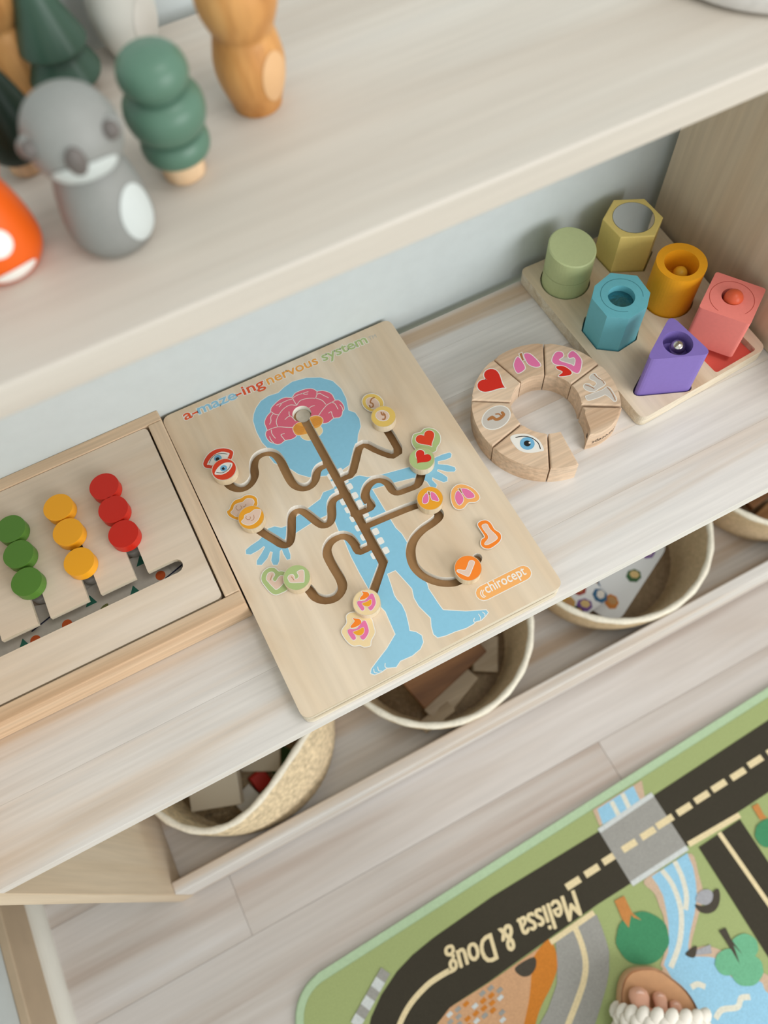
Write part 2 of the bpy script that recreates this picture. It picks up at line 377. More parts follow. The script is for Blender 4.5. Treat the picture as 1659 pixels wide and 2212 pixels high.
body = (
    [z1(p) for p in [(1258, 1152), (1120, 1163), (1045, 1142), (985, 1103), (920, 1080), (870, 1062), (838, 1020), (826, 958), (785, 915), (745, 840), (720, 760), (724, 715), (740, 670), (775, 618), (830, 582), (900, 560), (942, 520), (1000, 480), (1100, 452), (1200, 450), (1290, 475), (1350, 530), (1385, 600), (1402, 685), (1450, 702), (1480, 745), (1490, 800), (1470, 860), (1466, 920), (1455, 970), (1440, 1030), (1410, 1075), (1370, 1103), (1345, 1118), (1385, 1188)]]
    + [z2(p) for p in [(0, 1262), (30, 1242), (60, 1234), (95, 1240), (130, 1247), (250, 1225), (470, 1165), (600, 1110), (670, 1092), (740, 1062), (798, 1046), (812, 1060), (806, 1085), (770, 1102), (700, 1118), (702, 1142), (780, 1148), (838, 1166), (846, 1186), (834, 1202), (780, 1202), (700, 1182), (694, 1198), (738, 1220), (778, 1248), (778, 1278), (748, 1288), (700, 1268), (655, 1248), (654, 1270), (692, 1310), (684, 1332), (640, 1322), (612, 1282), (570, 1262), (500, 1252), (360, 1286), (165, 1345), (355, 1659)]]
    + [z4(p) for p in [(440, 390), (490, 470), (500, 540), (560, 660), (632, 765), (640, 800), (720, 920), (750, 960), (840, 965), (920, 970), (1040, 962), (1072, 960), (1086, 978), (1070, 1000), (1035, 1035), (995, 1045), (975, 1065), (920, 1095), (840, 1120), (770, 1150), (710, 1165), (680, 1140), (664, 1080), (660, 1020), (570, 930), (535, 870), (520, 800), (430, 700), (395, 662), (332, 690), (360, 770), (385, 850), (405, 882), (442, 920), (470, 980), (490, 1060), (500, 1115), (550, 1125), (590, 1150), (602, 1200), (580, 1250), (520, 1300), (430, 1340), (400, 1385), (330, 1392), (290, 1422), (240, 1442), (210, 1432), (216, 1400), (260, 1340), (330, 1250), (395, 1140), (320, 970), (290, 940), (262, 895)]]
    + [z3(p) for p in [(1300, 800), (1232, 680), (1170, 560), (1120, 440), (1078, 370), (1050, 300), (1045, 225), (900, 292), (760, 382), (695, 440), (697, 490), (716, 548), (716, 578), (692, 584), (668, 545), (652, 505), (637, 520), (634, 590), (620, 622), (588, 622), (574, 590), (585, 526), (565, 522), (545, 572), (502, 622), (466, 622), (466, 592), (500, 540), (528, 490), (518, 482), (480, 512), (420, 545), (386, 542), (384, 512), (420, 480), (480, 440), (520, 400), (550, 352), (598, 336), (650, 346), (690, 332), (750, 272), (860, 192), (940, 132), (962, 82), (1050, 48)]]
    + [z1(p) for p in [(1300, 1240)]])
bodyW = [P(*p, ZB) for p in body]
tdir = Vector(P(760, 1091, ZB)) - Vector(P(690, 964, ZB)); tang = math.atan2(tdir.y, tdir.x)
vert_c = [(292, 415), (362, 545), (428, 690), (528, 885), (612, 1030), (705, 1190), (800, 1360), (900, 1530), (1092, 1870), (462, 325), (556, 495), (638, 605), (735, 768), (818, 910), (930, 1112), (1003, 1228), (1118, 1432), (1208, 1602), (1303, 1778)]
vertW = [xform(rrect(-.0030, .0030, -.0026, .0026, .0014, 3), P(*a5(p), ZB), tang) for p in vert_c]
brain_px = [(490, 270), (530, 210), (610, 170), (700, 142), (780, 138), (830, 155), (862, 178), (940, 168), (1030, 190), (1090, 230), (1130, 310), (1180, 308), (1230, 345), (1262, 400), (1262, 450), (1240, 475), (1230, 530), (1190, 565), (1110, 572), (1040, 630), (960, 652), (900, 600), (780, 560), (640, 640), (560, 760), (550, 845), (470, 890), (385, 905), (330, 950), (270, 965), (215, 945), (165, 930), (120, 880), (98, 820), (110, 770), (125, 755), (85, 660), (92, 600), (130, 530), (172, 488), (180, 430), (230, 370), (310, 300), (400, 268)]
brain = smooth(W(a7, brain_px, ZB), 2)
cereb = [smooth(W(a7, [(505, 740), (520, 690), (580, 645), (640, 640), (690, 700), (735, 790), (680, 815), (600, 830), (540, 815)], ZB), 3),
         smooth(W(a7, [(755, 580), (790, 550), (860, 540), (920, 560), (950, 600), (940, 650), (900, 700), (825, 725), (790, 670)], ZB), 3)]
stem = [smooth(W(a7, [(620, 840), (680, 815), (740, 800), (775, 890), (720, 905), (660, 885)], ZB), 3),
        smooth(W(a7, [(830, 730), (900, 700), (930, 720), (945, 770), (920, 815), (885, 830)], ZB), 3)]
d = .00055
prints = ([('white_outline', offset(bodyW, d)), ('body_print', bodyW)] + [('vertebra_print', v) for v in vertW]
          + [('brain_outline', offset(brain, d)), ('brain_print', brain)]
          + [('brain_outline', offset(c, d * .8)) for c in stem + cereb] + [('brain_stem_print', c) for c in stem] + [('cerebellum_print', c) for c in cereb])
v2, grp, rim = plate(bo_r, slots + [hole], prints)
PM = {'wood': board_w, 'white_outline': white, 'body_print': BLUE, 'vertebra_print': white, 'brain_outline': white,
      'brain_print': PINK, 'brain_stem_print': CRM, 'cerebellum_print': TORG}
for k, fs in grp.items():
    sub_mesh('maze_panel' if k == 'wood' else k, v2, fs, ZB, PM[k], MB)
rim_wall('slot_wall', v2, rim, ZB - .0065, ZB, mat('lit cut edge', (236, 232, 222), .6), MB)  # wall colour paled to stand for window light on the slot sides
side_wall('panel_edge', bo_r, ZB - .0065, ZB, ply_edge, MB)
prism('glue_line', offset(bo_r, -.0028), ZB - .0092, ZB - .0066, slot_w, MB, bev=0)
prism('base_panel', bo_r, ZM + .0004, ZB - .0089, ply_edge, MB, bev=.0008)
hc = P(655, 899, ZB - .0065); prism('slot_stop', circle(hc, .0066, 32), ZB - .0066, ZB - .0056, mat('pale stop', (206, 196, 180), .6, speck=.05), MB, bev=.0003)
E0 = .00006
def lines(name, zf, pls, w, z, m, parent, sm=True):
    for pl in pls:
        q = W(zf, pl, z); q = smooth(q, 4, False) if sm and len(q) > 2 else q
        decal(name, stroke(q, w), z, m, parent)
lines('brain_fold', a7, [
    [(495, 270), (520, 320), (560, 385)], [(500, 275), (560, 235), (650, 205), (730, 180)], [(650, 205), (680, 220), (725, 215)],
    [(862, 178), (858, 230), (840, 280)], [(860, 225), (900, 205), (960, 235), (1035, 272)], [(565, 375), (610, 315), (700, 285), (820, 278), (930, 305), (995, 370)],
    [(1130, 312), (1080, 340), (1010, 380), (940, 460), (885, 540)], [(1080, 340), (1130, 360), (1175, 440)], [(1205, 375), (1235, 410), (1250, 460)],
    [(1035, 500), (1075, 480), (1090, 530), (1110, 572)], [(180, 480), (230, 515), (290, 525)], [(545, 385), (460, 380), (370, 430), (295, 520), (255, 620), (275, 705)],
    [(335, 350), (420, 310), (490, 290)], [(255, 385), (335, 350), (300, 405)], [(205, 510), (172, 560), (175, 620), (155, 668)],
    [(125, 758), (200, 725), (290, 705), (400, 712), (500, 715)], [(180, 750), (190, 810), (240, 875)], [(155, 850), (175, 900), (212, 940)],
    [(375, 805), (325, 825), (355, 870), (382, 905)], [(445, 480), (450, 530), (490, 560), (545, 620)], [(385, 595), (430, 555), (465, 545)],
    [(750, 425), (780, 400), (825, 388)]], .00028, ZB + E0, white, MB)
for c0, n_, (x0, y0, x1, y1) in ((0, 9, (520, 780, 700, 690)), (1, 9, (790, 690, 930, 590))):
    for i in range(n_):
        t = i / (n_ - 1)
        if c0 == 0: q = [(515 + 25 * t, 745 - 85 * t + 0), (560 + 60 * t, 790 - 120 * t + 30 * t), (640 + 60 * t, 815 - 150 * t + 40 * t)]
        else: q = [(775 + 40 * t, 600 + 95 * t), (840 + 40 * t, 575 + 95 * t), (925 + 5 * t, 565 + 95 * t)]
        lines('cerebellum_fold', a7, [q], .00016, ZB + E0, mat('dark amber print', (206, 130, 40), .5), MB)
# toes of the printed feet
lines('toe_line', z4, [[(232, 1400), (238, 1425), (258, 1428)], [(262, 1385), (270, 1412), (292, 1415)], [(318, 1358), (318, 1385), (340, 1395)],
                       [(985, 1020), (978, 1042), (990, 1052)], [(1015, 990), (1030, 1015), (1030, 1035)], [(1045, 975), (1062, 990), (1062, 1003)]], .0003, ZB + E0, white, MB)
# title
def bp(x): return P(*a8((x, 730 - .426 * (x - 75))), ZB)
for s, xa, xb, m in (('a-', 75, 180, TRED), ('maze', 188, 488, TBLU), ('-ing', 494, 712, TRED), ('nervous', 738, 1138, TORG), ('system', 1178, 1530, TGRN)):
    v0_, _ = text_mesh(s, 0); kw = (Vector(bp(xb)) - Vector(bp(xa))).length / (max(q[0] for q in v0_) - min(q[0] for q in v0_)); kk = .0076 / (.52 * kw)
    text('title_outline', s, bp(xa), bp(xb), ZB + E0, white, MB, .055, kk)
    text('title_lettering', s, bp(xa), bp(xb), ZB + 2 * E0, m, MB, .016, kk)
text('trade_mark', 'TM', P(*a8((1542, 92)), ZB), P(*a8((1600, 68)), ZB), ZB + E0, mat('grey lettering', (176, 178, 172), .5), MB, 0, 1)
cap = W(a4, [(975, 1488), (1487, 1230)], ZB)
decal('badge_border', stroke(cap, .0066), ZB + E0, white, MB)
decal('badge_print', stroke(cap, .0060), ZB + 2 * E0, SOFT, MB)
text('badge_lettering', 'chirocept', P(*a4((1022, 1494)), ZB), P(*a4((1528, 1245)), ZB), ZB + 3 * E0, white, MB, .012, 1.25)
lines('badge_arc', a4, [[(950, 1450), (935, 1490), (955, 1530), (985, 1545)], [(975, 1450), (962, 1485), (978, 1520), (1000, 1530)]], .0004, ZB + 3 * E0, white, MB)

# ---- printed target pictures (on the board) and the sliders that carry the same pictures
def heart(zf, notch, tip, z):
    n0 = Vector(P(*zf(notch), z)); t0 = Vector(P(*zf(tip), z)); d_ = t0 - n0; k = d_.length / 22; d_.normalize(); r_ = Vector((-d_.y, d_.x)); out = []
    for i in range(40):
        t = 2 * math.pi * (i + .5) / 40; x = 16 * math.sin(t) ** 3; y_ = 13 * math.cos(t) - 5 * math.cos(2 * t) - 2 * math.cos(3 * t) - math.cos(4 * t)
        q = n0 + d_ * ((5 - y_) * k) + r_ * (x * k); out.append((q.x, q.y))
    return out
def art(parent, z, items):
    """items: (name, kind, zoom, data, material, white border)"""
    k = 0
    for name, kind, zf, data, m, brd in items:
        if kind == 'poly': q = smooth(W(zf, data, z), 4)
        elif kind == 'sharp': q = W(zf, data, z)
        elif kind == 'disc':
            c = P(*zf(data[0]), z); q = circle(c, data[1], 28, data[2] if len(data) > 2 else None, data[3] if len(data) > 3 else 0)
        elif kind == 'heart': q = heart(zf, data[0], data[1], z)
        elif kind == 'line':
            q = stroke(smooth(W(zf, data[0], z), 4, False), data[1])
        k += 1
        if brd: decal('white_border', offset(q, brd), z + k * E0, white, parent); k += 1
        decal(name, q, z + k * E0, m, parent)
def tf(pts, c0, c1, s, ang=0):
    ca, sa = math.cos(ang) * s, math.sin(ang) * s
    return [(c1[0] + (x - c0[0]) * ca - (y - c0[1]) * sa, c1[1] + (x - c0[0]) * sa + (y - c0[1]) * ca) for x, y in pts]
B1 = .00065; B2 = .0005
lungL = [(650, 198), (618, 230), (613, 305), (655, 375), (700, 350), (715, 295), (690, 240)]; lungR = [(692, 172), (760, 175), (830, 220), (857, 265), (830, 287), (770, 292), (725, 250)]
wind = [(650, 168), (672, 162), (700, 225), (690, 235)]
gutS = [(1172, 758), (1196, 790), (1150, 848), (1160, 872), (1232, 850), (1275, 808), (1258, 768), (1210, 760)]
gutP = [(1115, 920), (1132, 886), (1220, 880), (1290, 797), (1330, 795), (1365, 900), (1340, 970), (1300, 1012), (1266, 985), (1272, 958), (1308, 930), (1302, 862), (1240, 895), (1182, 915), (1212, 990), (1182, 1015), (1150, 982)]
gutO = [(1182, 920), (1240, 898), (1300, 866), (1306, 926), (1262, 962), (1205, 950)]
art(MB, ZB, [
    ('eye_target_print', 'poly', a1, [(85, 470), (120, 380), (200, 275), (320, 200), (450, 172), (570, 180), (650, 212), (680, 255), (670, 310), (640, 390), (560, 560), (350, 600), (230, 572), (150, 562), (100, 530)], RED, B1),
    ('eye_white_print', 'poly', a1, [(160, 490), (230, 370), (320, 290), (450, 240), (600, 265), (590, 320), (560, 370), (450, 450), (280, 510), (200, 500)], white, 0),
    ('iris_print', 'disc', a1, [(375, 370), .0033], IRIS, 0), ('pupil_print', 'disc', a1, [(370, 385), .0017], BLK, 0),
    ('eyelid_print', 'line', a1, [[(205, 465), (250, 370), (340, 300), (460, 275), (565, 290)], .0002], BLK, 0),
    ('lip_target_print', 'poly', a1, [(560, 1430), (610, 1390), (650, 1290), (720, 1210), (840, 1170), (930, 1115), (1050, 1110), (1140, 1160), (1160, 1230), (1150, 1320), (1000, 1500), (900, 1600), (780, 1600), (680, 1570), (590, 1510)], AMB, B1),
    ('lip_print', 'poly', a1, [(640, 1450), (690, 1390), (710, 1320), (780, 1275), (870, 1255), (940, 1190), (1000, 1180), (1075, 1200), (1080, 1290), (900, 1450), (770, 1530), (690, 1500)], SKIN, B2),
    ('lip_line', 'line', a1, [[(760, 1320), (735, 1360), (770, 1405), (820, 1400), (850, 1350), (825, 1320)], .00016], BRN, 0),
    ('lip_line', 'line', a1, [[(935, 1290), (925, 1320), (880, 1345)], .00016], BRN, 0),
    ('arm_target_print', 'poly', a2, [(85, 260), (110, 200), (170, 155), (240, 155), (290, 195), (340, 195), (480, 260), (400, 400), (320, 450), (250, 470), (190, 440), (130, 370), (90, 310)], SAGE, B1),
    ('arm_print', 'poly', a2, [(150, 250), (170, 215), (215, 205), (240, 235), (215, 275), (220, 305), (255, 318), (300, 255), (345, 255), (345, 330), (270, 405), (230, 385), (170, 320), (145, 285)], SKIN, B2),
    ('arm_line', 'line', a2, [[(190, 300), (200, 270), (212, 235)], .0002], BRN, 0),
    ('belly_target_print', 'poly', a2, [(1100, 730), (1150, 690), (1230, 690), (1300, 740), (1390, 760), (1420, 850), (1435, 930), (1390, 1020), (1380, 1080), (1310, 1095), (1260, 1075), (1180, 1080), (1110, 1030), (1050, 940), (1050, 890), (1105, 810)], CRM, B1),
    ('gut_border', 'poly', a2, gutP, MAG, B2), ('stomach_print', 'poly', a2, gutS, ORG, B2), ('gut_print', 'poly', a2, gutP, MAG, 0), ('inner_gut_print', 'poly', a2, gutO, AMB, B2 * .6),
    ('ear_target_print', 'disc', a3, [(258, 305), .0085, .0102, .30], YEL, B1), ('ear_print', 'disc', a3, [(255, 312), .0047, .0068, .30], SKIN, B2),
    ('ear_curl', 'line', a3, [[(280, 225), (240, 245), (218, 300), (255, 320), (262, 360), (225, 380), (205, 350)], .0006], BRN, 0),
    ('heart_target_print', 'poly', a3, [(870, 880), (900, 800), (1000, 770), (1060, 715), (1150, 705), (1240, 740), (1300, 820), (1300, 920), (1250, 1000), (1230, 1060), (1100, 1100), (950, 1040), (880, 960)], SAGE, B1),
    ('heart_print', 'heart', a3, [(1062, 832), (1174, 990)], RED, B2),
    ('lung_target_print', 'poly', a4, [(560, 230), (580, 170), (640, 120), (720, 115), (830, 160), (900, 230), (920, 290), (870, 335), (780, 345), (720, 410), (660, 430), (600, 400), (565, 320)], SOFT, B1),
    ('windpipe_print', 'sharp', a4, wind, BRN, B2), ('lung_print', 'poly', a4, lungL, MAG, B2), ('lung_print', 'poly', a4, lungR, MAG, B2),
    ('foot_target_print', 'poly', a4, [(900, 630), (930, 590), (1000, 575), (1060, 610), (1110, 690), (1180, 740), (1195, 800), (1160, 860), (1060, 930), (980, 925), (940, 880), (950, 820), (990, 785), (940, 700)], ORG, B1),
    ('foot_print', 'poly', a4, [(955, 645), (1010, 625), (1050, 690), (1130, 770), (1140, 810), (1070, 860), (1010, 885), (990, 870), (1035, 810), (1030, 760), (990, 710)], SKIN, B2),
])
ZS = ZB + .0085
slid_w = wood('slider wood', (200, 174, 138), (216, 198, 168), (225, 210, 186), 2, 10, 30, .5, .1, .04)
def slider(label, zf, c, m, items, r=.0108, rimw=True):
    cw = P(*zf(c), ZS)
    t = thing('maze_slider', label, 'slider', (*cw, ZB), 'picture sliders in the maze slots')
    prism('disc', circle(cw, r, 44), ZB + .0002, ZS, slid_w, t, bev=.0006, smooth=False)
    lathe('peg', [(.0022, -.0062), (.0022, .0006)], (*cw, ZB), slid_w, t, 20)
    decal('picture_edge', circle(cw, r - .0004, 44), ZS + E0, white if rimw else m, t)
    decal('picture_ground', circle(cw, r - .0007, 44), ZS + 2 * E0, m, t)
    art(t, ZS + 2 * E0, items)
    return t
slider('red slider disc with blue eye picture in maze slot', a1, (497, 590), RED, [
    ('eye_white_print', 'poly', a1, [(310, 685), (340, 600), (420, 510), (530, 455), (660, 465), (645, 550), (570, 640), (470, 690), (380, 695)], white, 0),
    ('iris_print', 'disc', a1, [(490, 568), .0030], IRIS, 0), ('pupil_print', 'disc', a1, [(485, 575), .0014], BLK, 0), ('glint_print', 'disc', a1, [(510, 562), .0004], white, 0),
    ('eyelid_print', 'line', a1, [[(350, 655), (470, 660), (560, 610), (610, 550), (628, 495)], .0002], BLK, 0)])
slider('amber slider disc with pale mouth picture in maze slot', a1, (1038, 1545), AMB, [
    ('lip_print', 'poly', a1, [(850, 1630), (900, 1570), (920, 1500), (1020, 1460), (1110, 1395), (1220, 1400), (1215, 1480), (1170, 1590), (1080, 1670), (990, 1695), (910, 1680)], SKIN, B2),
    ('lip_line', 'line', a1, [[(1085, 1500), (1097, 1550), (1080, 1590), (1035, 1612)], .00018], BRN, 0),
    ('lip_line', 'line', a1, [[(945, 1530), (935, 1560), (965, 1592), (1008, 1588), (1028, 1555), (1012, 1532)], .00016], BRN, 0)], rimw=False)
slider('sage green slider disc with flexed arm picture', a2, (503, 262), SAGE, [
    ('arm_print', 'poly', a2, [(400, 262), (420, 235), (455, 230), (472, 255), (480, 285), (515, 275), (532, 242), (512, 195), (582, 180), (588, 300), (565, 318), (440, 322), (410, 295)], SKIN, B2),
    ('arm_line', 'line', a2, [[(440, 255), (460, 280), (470, 295)], .0002], BRN, 0)], rimw=False)
sl = lambda pts: tf(pts, (1240, 890), (1337, 548), .88)
slider('cream slider disc with stomach and gut picture', a2, (1338, 558), CRM, [
    ('gut_print', 'poly', a2, sl(gutP), MAG, B2), ('stomach_print', 'poly', a2, sl(gutS), ORG, B2), ('gut_print', 'poly', a2, sl(gutP), MAG, 0), ('inner_gut_print', 'poly', a2, sl(gutO), AMB, B2 * .6)], rimw=False)
slider('pale yellow slider disc with ear picture', a3, (420, 502), YEL, [
    ('ear_print', 'disc', a3, [(405, 490), .0050, .0058, .6], SKIN, B2),
    ('ear_curl', 'line', a3, [[(385, 440), (405, 480), (445, 475)], .0006], BRN, 0), ('ear_curl', 'line', a3, [[(420, 450), (450, 500), (440, 545), (410, 548)], .0006], BRN, 0)], rimw=False)
slider('sage green slider disc with red heart picture', a3, (1018, 1165), SAGE, [
    ('heart_print', 'heart', a3, [(1052, 1108), (944, 1238)], HEART, B2)], rimw=False)
slider('amber slider disc with pink lungs picture', a4, (290, 275), AMB, [
    ('windpipe_print', 'sharp', a4, [(262, 188), (284, 188), (290, 240), (265, 240)], BRN, B2),
    ('lung_print', 'poly', a4, [(250, 210), (205, 260), (195, 320), (220, 345), (260, 325), (272, 270)], MAG, B2), ('lung_print', 'poly', a4, [(300, 200), (350, 215), (395, 280), (395, 310), (350, 305), (310, 285)], MAG, B2)], rimw=False)
slider('bright orange slider disc with pale foot picture', a4, (777, 1168), ORG, [
    ('foot_print', 'poly', a4, [(800, 1080), (855, 1090), (830, 1170), (800, 1240), (775, 1270), (700, 1240), (640, 1210), (660, 1190), (740, 1200), (772, 1150)], SKIN, B2)], rimw=False)

# ------------------------------------------------------------------ slider box with coloured discs
ZX = .58
xr = (P(317, 921, ZX)[0] + P(488, 1288, ZX)[0]) / 2; yb_ = P(*z7((960, 128)), ZX)[1]; yf_ = P(*z7((720, 1635)), ZX)[1]
RW = .0125; xl = -.262
SB = thing('slider_box', 'framed pine slide puzzle box with comb slots and coloured discs', 'puzzle', ((xl + xr) / 2, (yb_ + yf_) / 2, ZM))
yo_b, yo_f = yb_ + .0115, yf_ - RW
box('back_rail', xl - RW * .5, xr + RW, yb_, yo_b, ZM + .0004, ZX, box_w, SB, .001)
box('front_rail', xl - RW * .5, xr + RW, yo_f, yf_, ZM + .0004, ZX, box_w, SB, .001)
box('side_rail', xr, xr + RW, yf_ + .0002, yb_ - .0002, ZM + .0004, ZX, wood('box pine side', (192, 154, 118), (213, 184, 152), (222, 199, 172), 1, 20, 16, .55, .14, .04), SB, .001)
box('side_rail', xl - RW * .5, xl, yf_ + .0002, yb_ - .0002, ZM + .0004, ZX, MATS['box pine side'], SB, .001)
box('base', xl, xr, yf_, yb_, ZM + .0004, ZM + .004, panel_w, SB, 0)
pz = ZX - .0012; hw = .0051
po = roundpoly([(xl + .0008, yf_ + .0016), (xr - .0016, yf_ + .0016), (xr - .0016, yb_ - .0005), (xl + .0008, yb_ - .0005)], .005, 5)
chan = [P(*z7(p), pz) for p in [(-640, 1958), (-300, 1787), (300, 1488), (1175, 1068)]]
ych = sum(c[1] for c in chan[2:]) / 2 + .0026
chs = stroke([(xl + .02, ych), (P(*z7((1172, 1070)), pz)[0], ych)], .0060)
cols = [('red', [(690, 523), (750, 675), (818, 838)], (955, 1120)), ('yellow', [(383, 663), (450, 825), (525, 1022)], (625, 1265)), ('green', [(72, 803), (122, 972), (170, 1158)], (290, 1420))]
hl = [chs]
ZDT = pz + .0095
discs = []
for nm, cs, bt in cols:
    ws = [P(*z7(c), ZDT) for c in cs]
    xa = sum(q[0] for q in ws) / 3
    hl.append(stroke([(xa, ych + .003), (xa, ws[0][1] + .004)], hw)); discs.append((nm, [(xa * .5 + q[0] * .5, q[1]) for q in ws]))
dx = discs[0][1][0][0] - discs[1][1][0][0]
hl.append(stroke([(discs[2][1][0][0] - dx, ych + .003), (discs[2][1][0][0] - dx, discs[2][1][0][1])], hw))
v2, grp, rim = plate(po, hl)
sub_mesh('comb_panel', v2, grp['wood'], pz, panel_w, SB)
rim_wall('slot_wall', v2, rim, pz - .0045, pz, ply_edge, SB); side_wall('panel_edge', po, pz - .0045, pz, ply_edge, SB)
sub_mesh('panel_underside', v2, grp['wood'], pz - .0045, panel_w, SB)
dm = {'red': mat('red lacquer', (196, 34, 16), .42), 'yellow': mat('yellow lacquer', (236, 164, 30), .42), 'green': mat('green lacquer', (82, 126, 46), .42)}
stem_m = mat('grey plastic stem', (176, 172, 166), .35)
pos = ['at the top of its column', 'in the middle of its column', 'at the bottom of its column']
for nm, ws in discs:
    for k, c in enumerate(ws):
        t = thing('sorting_disc', '%s round wooden disc %s on the slide puzzle' % (nm, pos[k]), 'disc', (*c, pz), 'sliding colour discs')
        prism('cap', circle(c, .0122, 48), pz + .0004, ZDT, dm[nm], t, bev=.0008)
        lathe('stem', [(.0036, -.0200), (.0042, -.0198), (.0042, .0008)], (*c, pz), stem_m, t, 24)
        lathe('washer', [(.0080, -.0205), (.0086, -.020), (.0086, -.0125), (.0080, -.012)], (*c, pz), stem_m, t, 28)
# pattern cards lying under the comb panel
card_m = mat('card', (206, 200, 188), .6, speck=.03); zc_ = ZM + .0042
shapes_c = [mat('card teal', (44, 110, 92), .6), mat('card orange', (206, 92, 40), .6), mat('card olive', (110, 112, 62), .6), mat('card navy', (34, 38, 62), .6)]
cards = [((640, 1400), 32, [(0, (600, 1290)), (2, (690, 1330)), (3, (700, 1400))]), ((1100, 1120), 28, [(1, (1065, 1115)), (0, (935, 1022)), (0, (890, 1225)), (3, (1180, 1072))]),
         ((250, 1520), -14, [(1, (235, 1545)), (0, (155, 1580)), (1, (445, 1440)), (3, (300, 1420))]), ((860, 1290), 12, [])]
for k, (c, ang, sh) in enumerate(cards):
    cw = P(*z7(c), zc_)
    cw = (min(cw[0], xr - .052), max(cw[1], yf_ + .05))
    t = thing('pattern_card', ['pale pattern card with teal blob and navy line under yellow discs', 'pale pattern card with orange dot and teal triangle by the slot end',
        'pale pattern card with two orange dots under green discs', 'plain pale pattern card under the comb panel'][k], 'card', (*cw, zc_ + k * .0006), 'cards inside the slide puzzle')
    prism('sheet', xform(rrect(-.040, .040, -.026, .026, .004), cw, math.radians(ang)), zc_ + k * .0006, zc_ + k * .0006 + .0005, card_m, t, bev=0)
    for i, (ci, q) in enumerate(sh):
        zz = zc_ + .0024 + .00005 * i; qw = P(*z7(q), zz)
        pl = circle(qw, .0042, 20) if ci == 1 else ([(qw[0] - .005, qw[1] - .003), (qw[0] + .005, qw[1] - .003), (qw[0] + .001, qw[1] + .006)] if ci == 0 else
             (stroke([(qw[0] - .012, qw[1] - .003), (qw[0] + .012, qw[1] + .004)], .0006) if ci == 3 else circle(qw, .0045, 20, .002, .4)))
        decal('printed_shape', pl, zz, shapes_c[ci], t)

# ------------------------------------------------------------------ ring puzzle
RC = (.277, .293); RO, RI, RH = .0647, .0300, .024; ZR = ZM + RH
def arcp(a0, a1, ro=RO, ri=RI, n=10, g=.0004):
    out = []
    for i in range(n + 1):
        a = math.radians(a0 + (a1 - a0) * i / n); out.append((RC[0] + ro * math.cos(a), RC[1] + ro * math.sin(a)))
    for i in range(n + 1):
        a = math.radians(a1 + (a0 - a1) * i / n); out.append((RC[0] + ri * math.cos(a), RC[1] + ri * math.sin(a)))
    return offset(out, -g)
def wedge(label, poly, items, zf=z5):
    c = (sum(p[0] for p in poly) / len(poly), sum(p[1] for p in poly) / len(poly))
    t = thing('wedge_block', label, 'block', (*c, ZM), 'blocks of the ring puzzle')
    prism('wood_body', poly, ZM, ZR, ringw, t, bev=.0016, seg=3)
    art(t, ZR, items); return t
wedge('beech ring wedge with big red heart print', arcp(148.2, 104.2), [('heart_print', 'heart', z5, [(286, 477), (442, 545)], HEART, .0008)])
wedge('beech ring wedge with pink lungs print', arcp(104, 59.8), [('windpipe_print', 'sharp', z5, [(560, 255), (580, 245), (600, 310), (585, 315)], BRN, .0007),
    ('lung_print', 'poly', z5, [(518, 330), (545, 282), (575, 310), (608, 370), (590, 400), (545, 418), (518, 370)], MAG, .0008), ('lung_print', 'poly', z5, [(602, 258), (650, 257), (710, 310), (740, 353), (700, 368), (640, 345), (612, 300)], MAG, .0008)])
rg = [(840, 310), (870, 245), (920, 240), (935, 275), (900, 310), (1000, 345), (1028, 358), (1040, 310), (1025, 285), (985, 290), (980, 258), (1020, 232), (1080, 290), (1090, 340), (1070, 410), (1030, 413), (950, 360), (870, 345)]
wedge('beech ring wedge with pink gut and red stomach print', arcp(59.6, 11.8), [('gut_ground', 'poly', z5, [(905, 300), (960, 285), (1035, 300), (1028, 356), (960, 335)], GRYP, 0), ('gut_print', 'poly', z5, rg, MAG, .0008),
    ('stomach_print', 'poly', z5, [(878, 362), (940, 362), (998, 400), (1003, 430), (960, 443), (920, 448), (895, 443), (930, 410), (884, 385)], HEART, .0007)])
wedge('beech ring wedge with white arm and leg print', arcp(11.6, -31.2), [
    ('arm_print', 'poly', a6, [(445, 340), (485, 290), (560, 275), (600, 330), (700, 410), (772, 480), (745, 530), (640, 590), (540, 658), (425, 650), (340, 605), (312, 545), (345, 500), (425, 498), (470, 535), (535, 560), (595, 490), (545, 430), (460, 395)], GRYP, .0006),
    ('leg_print', 'poly', a6, [(355, 772), (400, 750), (560, 690), (720, 630), (800, 570), (870, 580), (930, 660), (1010, 800), (1010, 862), (965, 870), (885, 795), (780, 730), (680, 770), (540, 820), (405, 850)], GRYP, .0006),
    ('arm_line', 'line', a6, [[(535, 290), (620, 370), (720, 430), (755, 490)], .0003], BRN, 0), ('arm_line', 'line', a6, [[(345, 520), (440, 550), (535, 600)], .0003], BRN, 0),
    ('leg_line', 'line', a6, [[(825, 580), (890, 650), (950, 750), (995, 850)], .0003], BRN, 0)])
wedge('beech ring wedge with pale ear print', arcp(193.6, 148.5), [('ear_print', 'disc', z5, [(362, 798), .0135, .0096, .25], GRYP, .0009),
    ('ear_curl', 'line', z5, [[(300, 815), (330, 795), (360, 815), (395, 805), (425, 775), (415, 757)], .0014], BRN, 0), ('ear_curl', 'line', z5, [[(360, 770), (385, 768), (400, 780)], .0006], BRN, 0)])
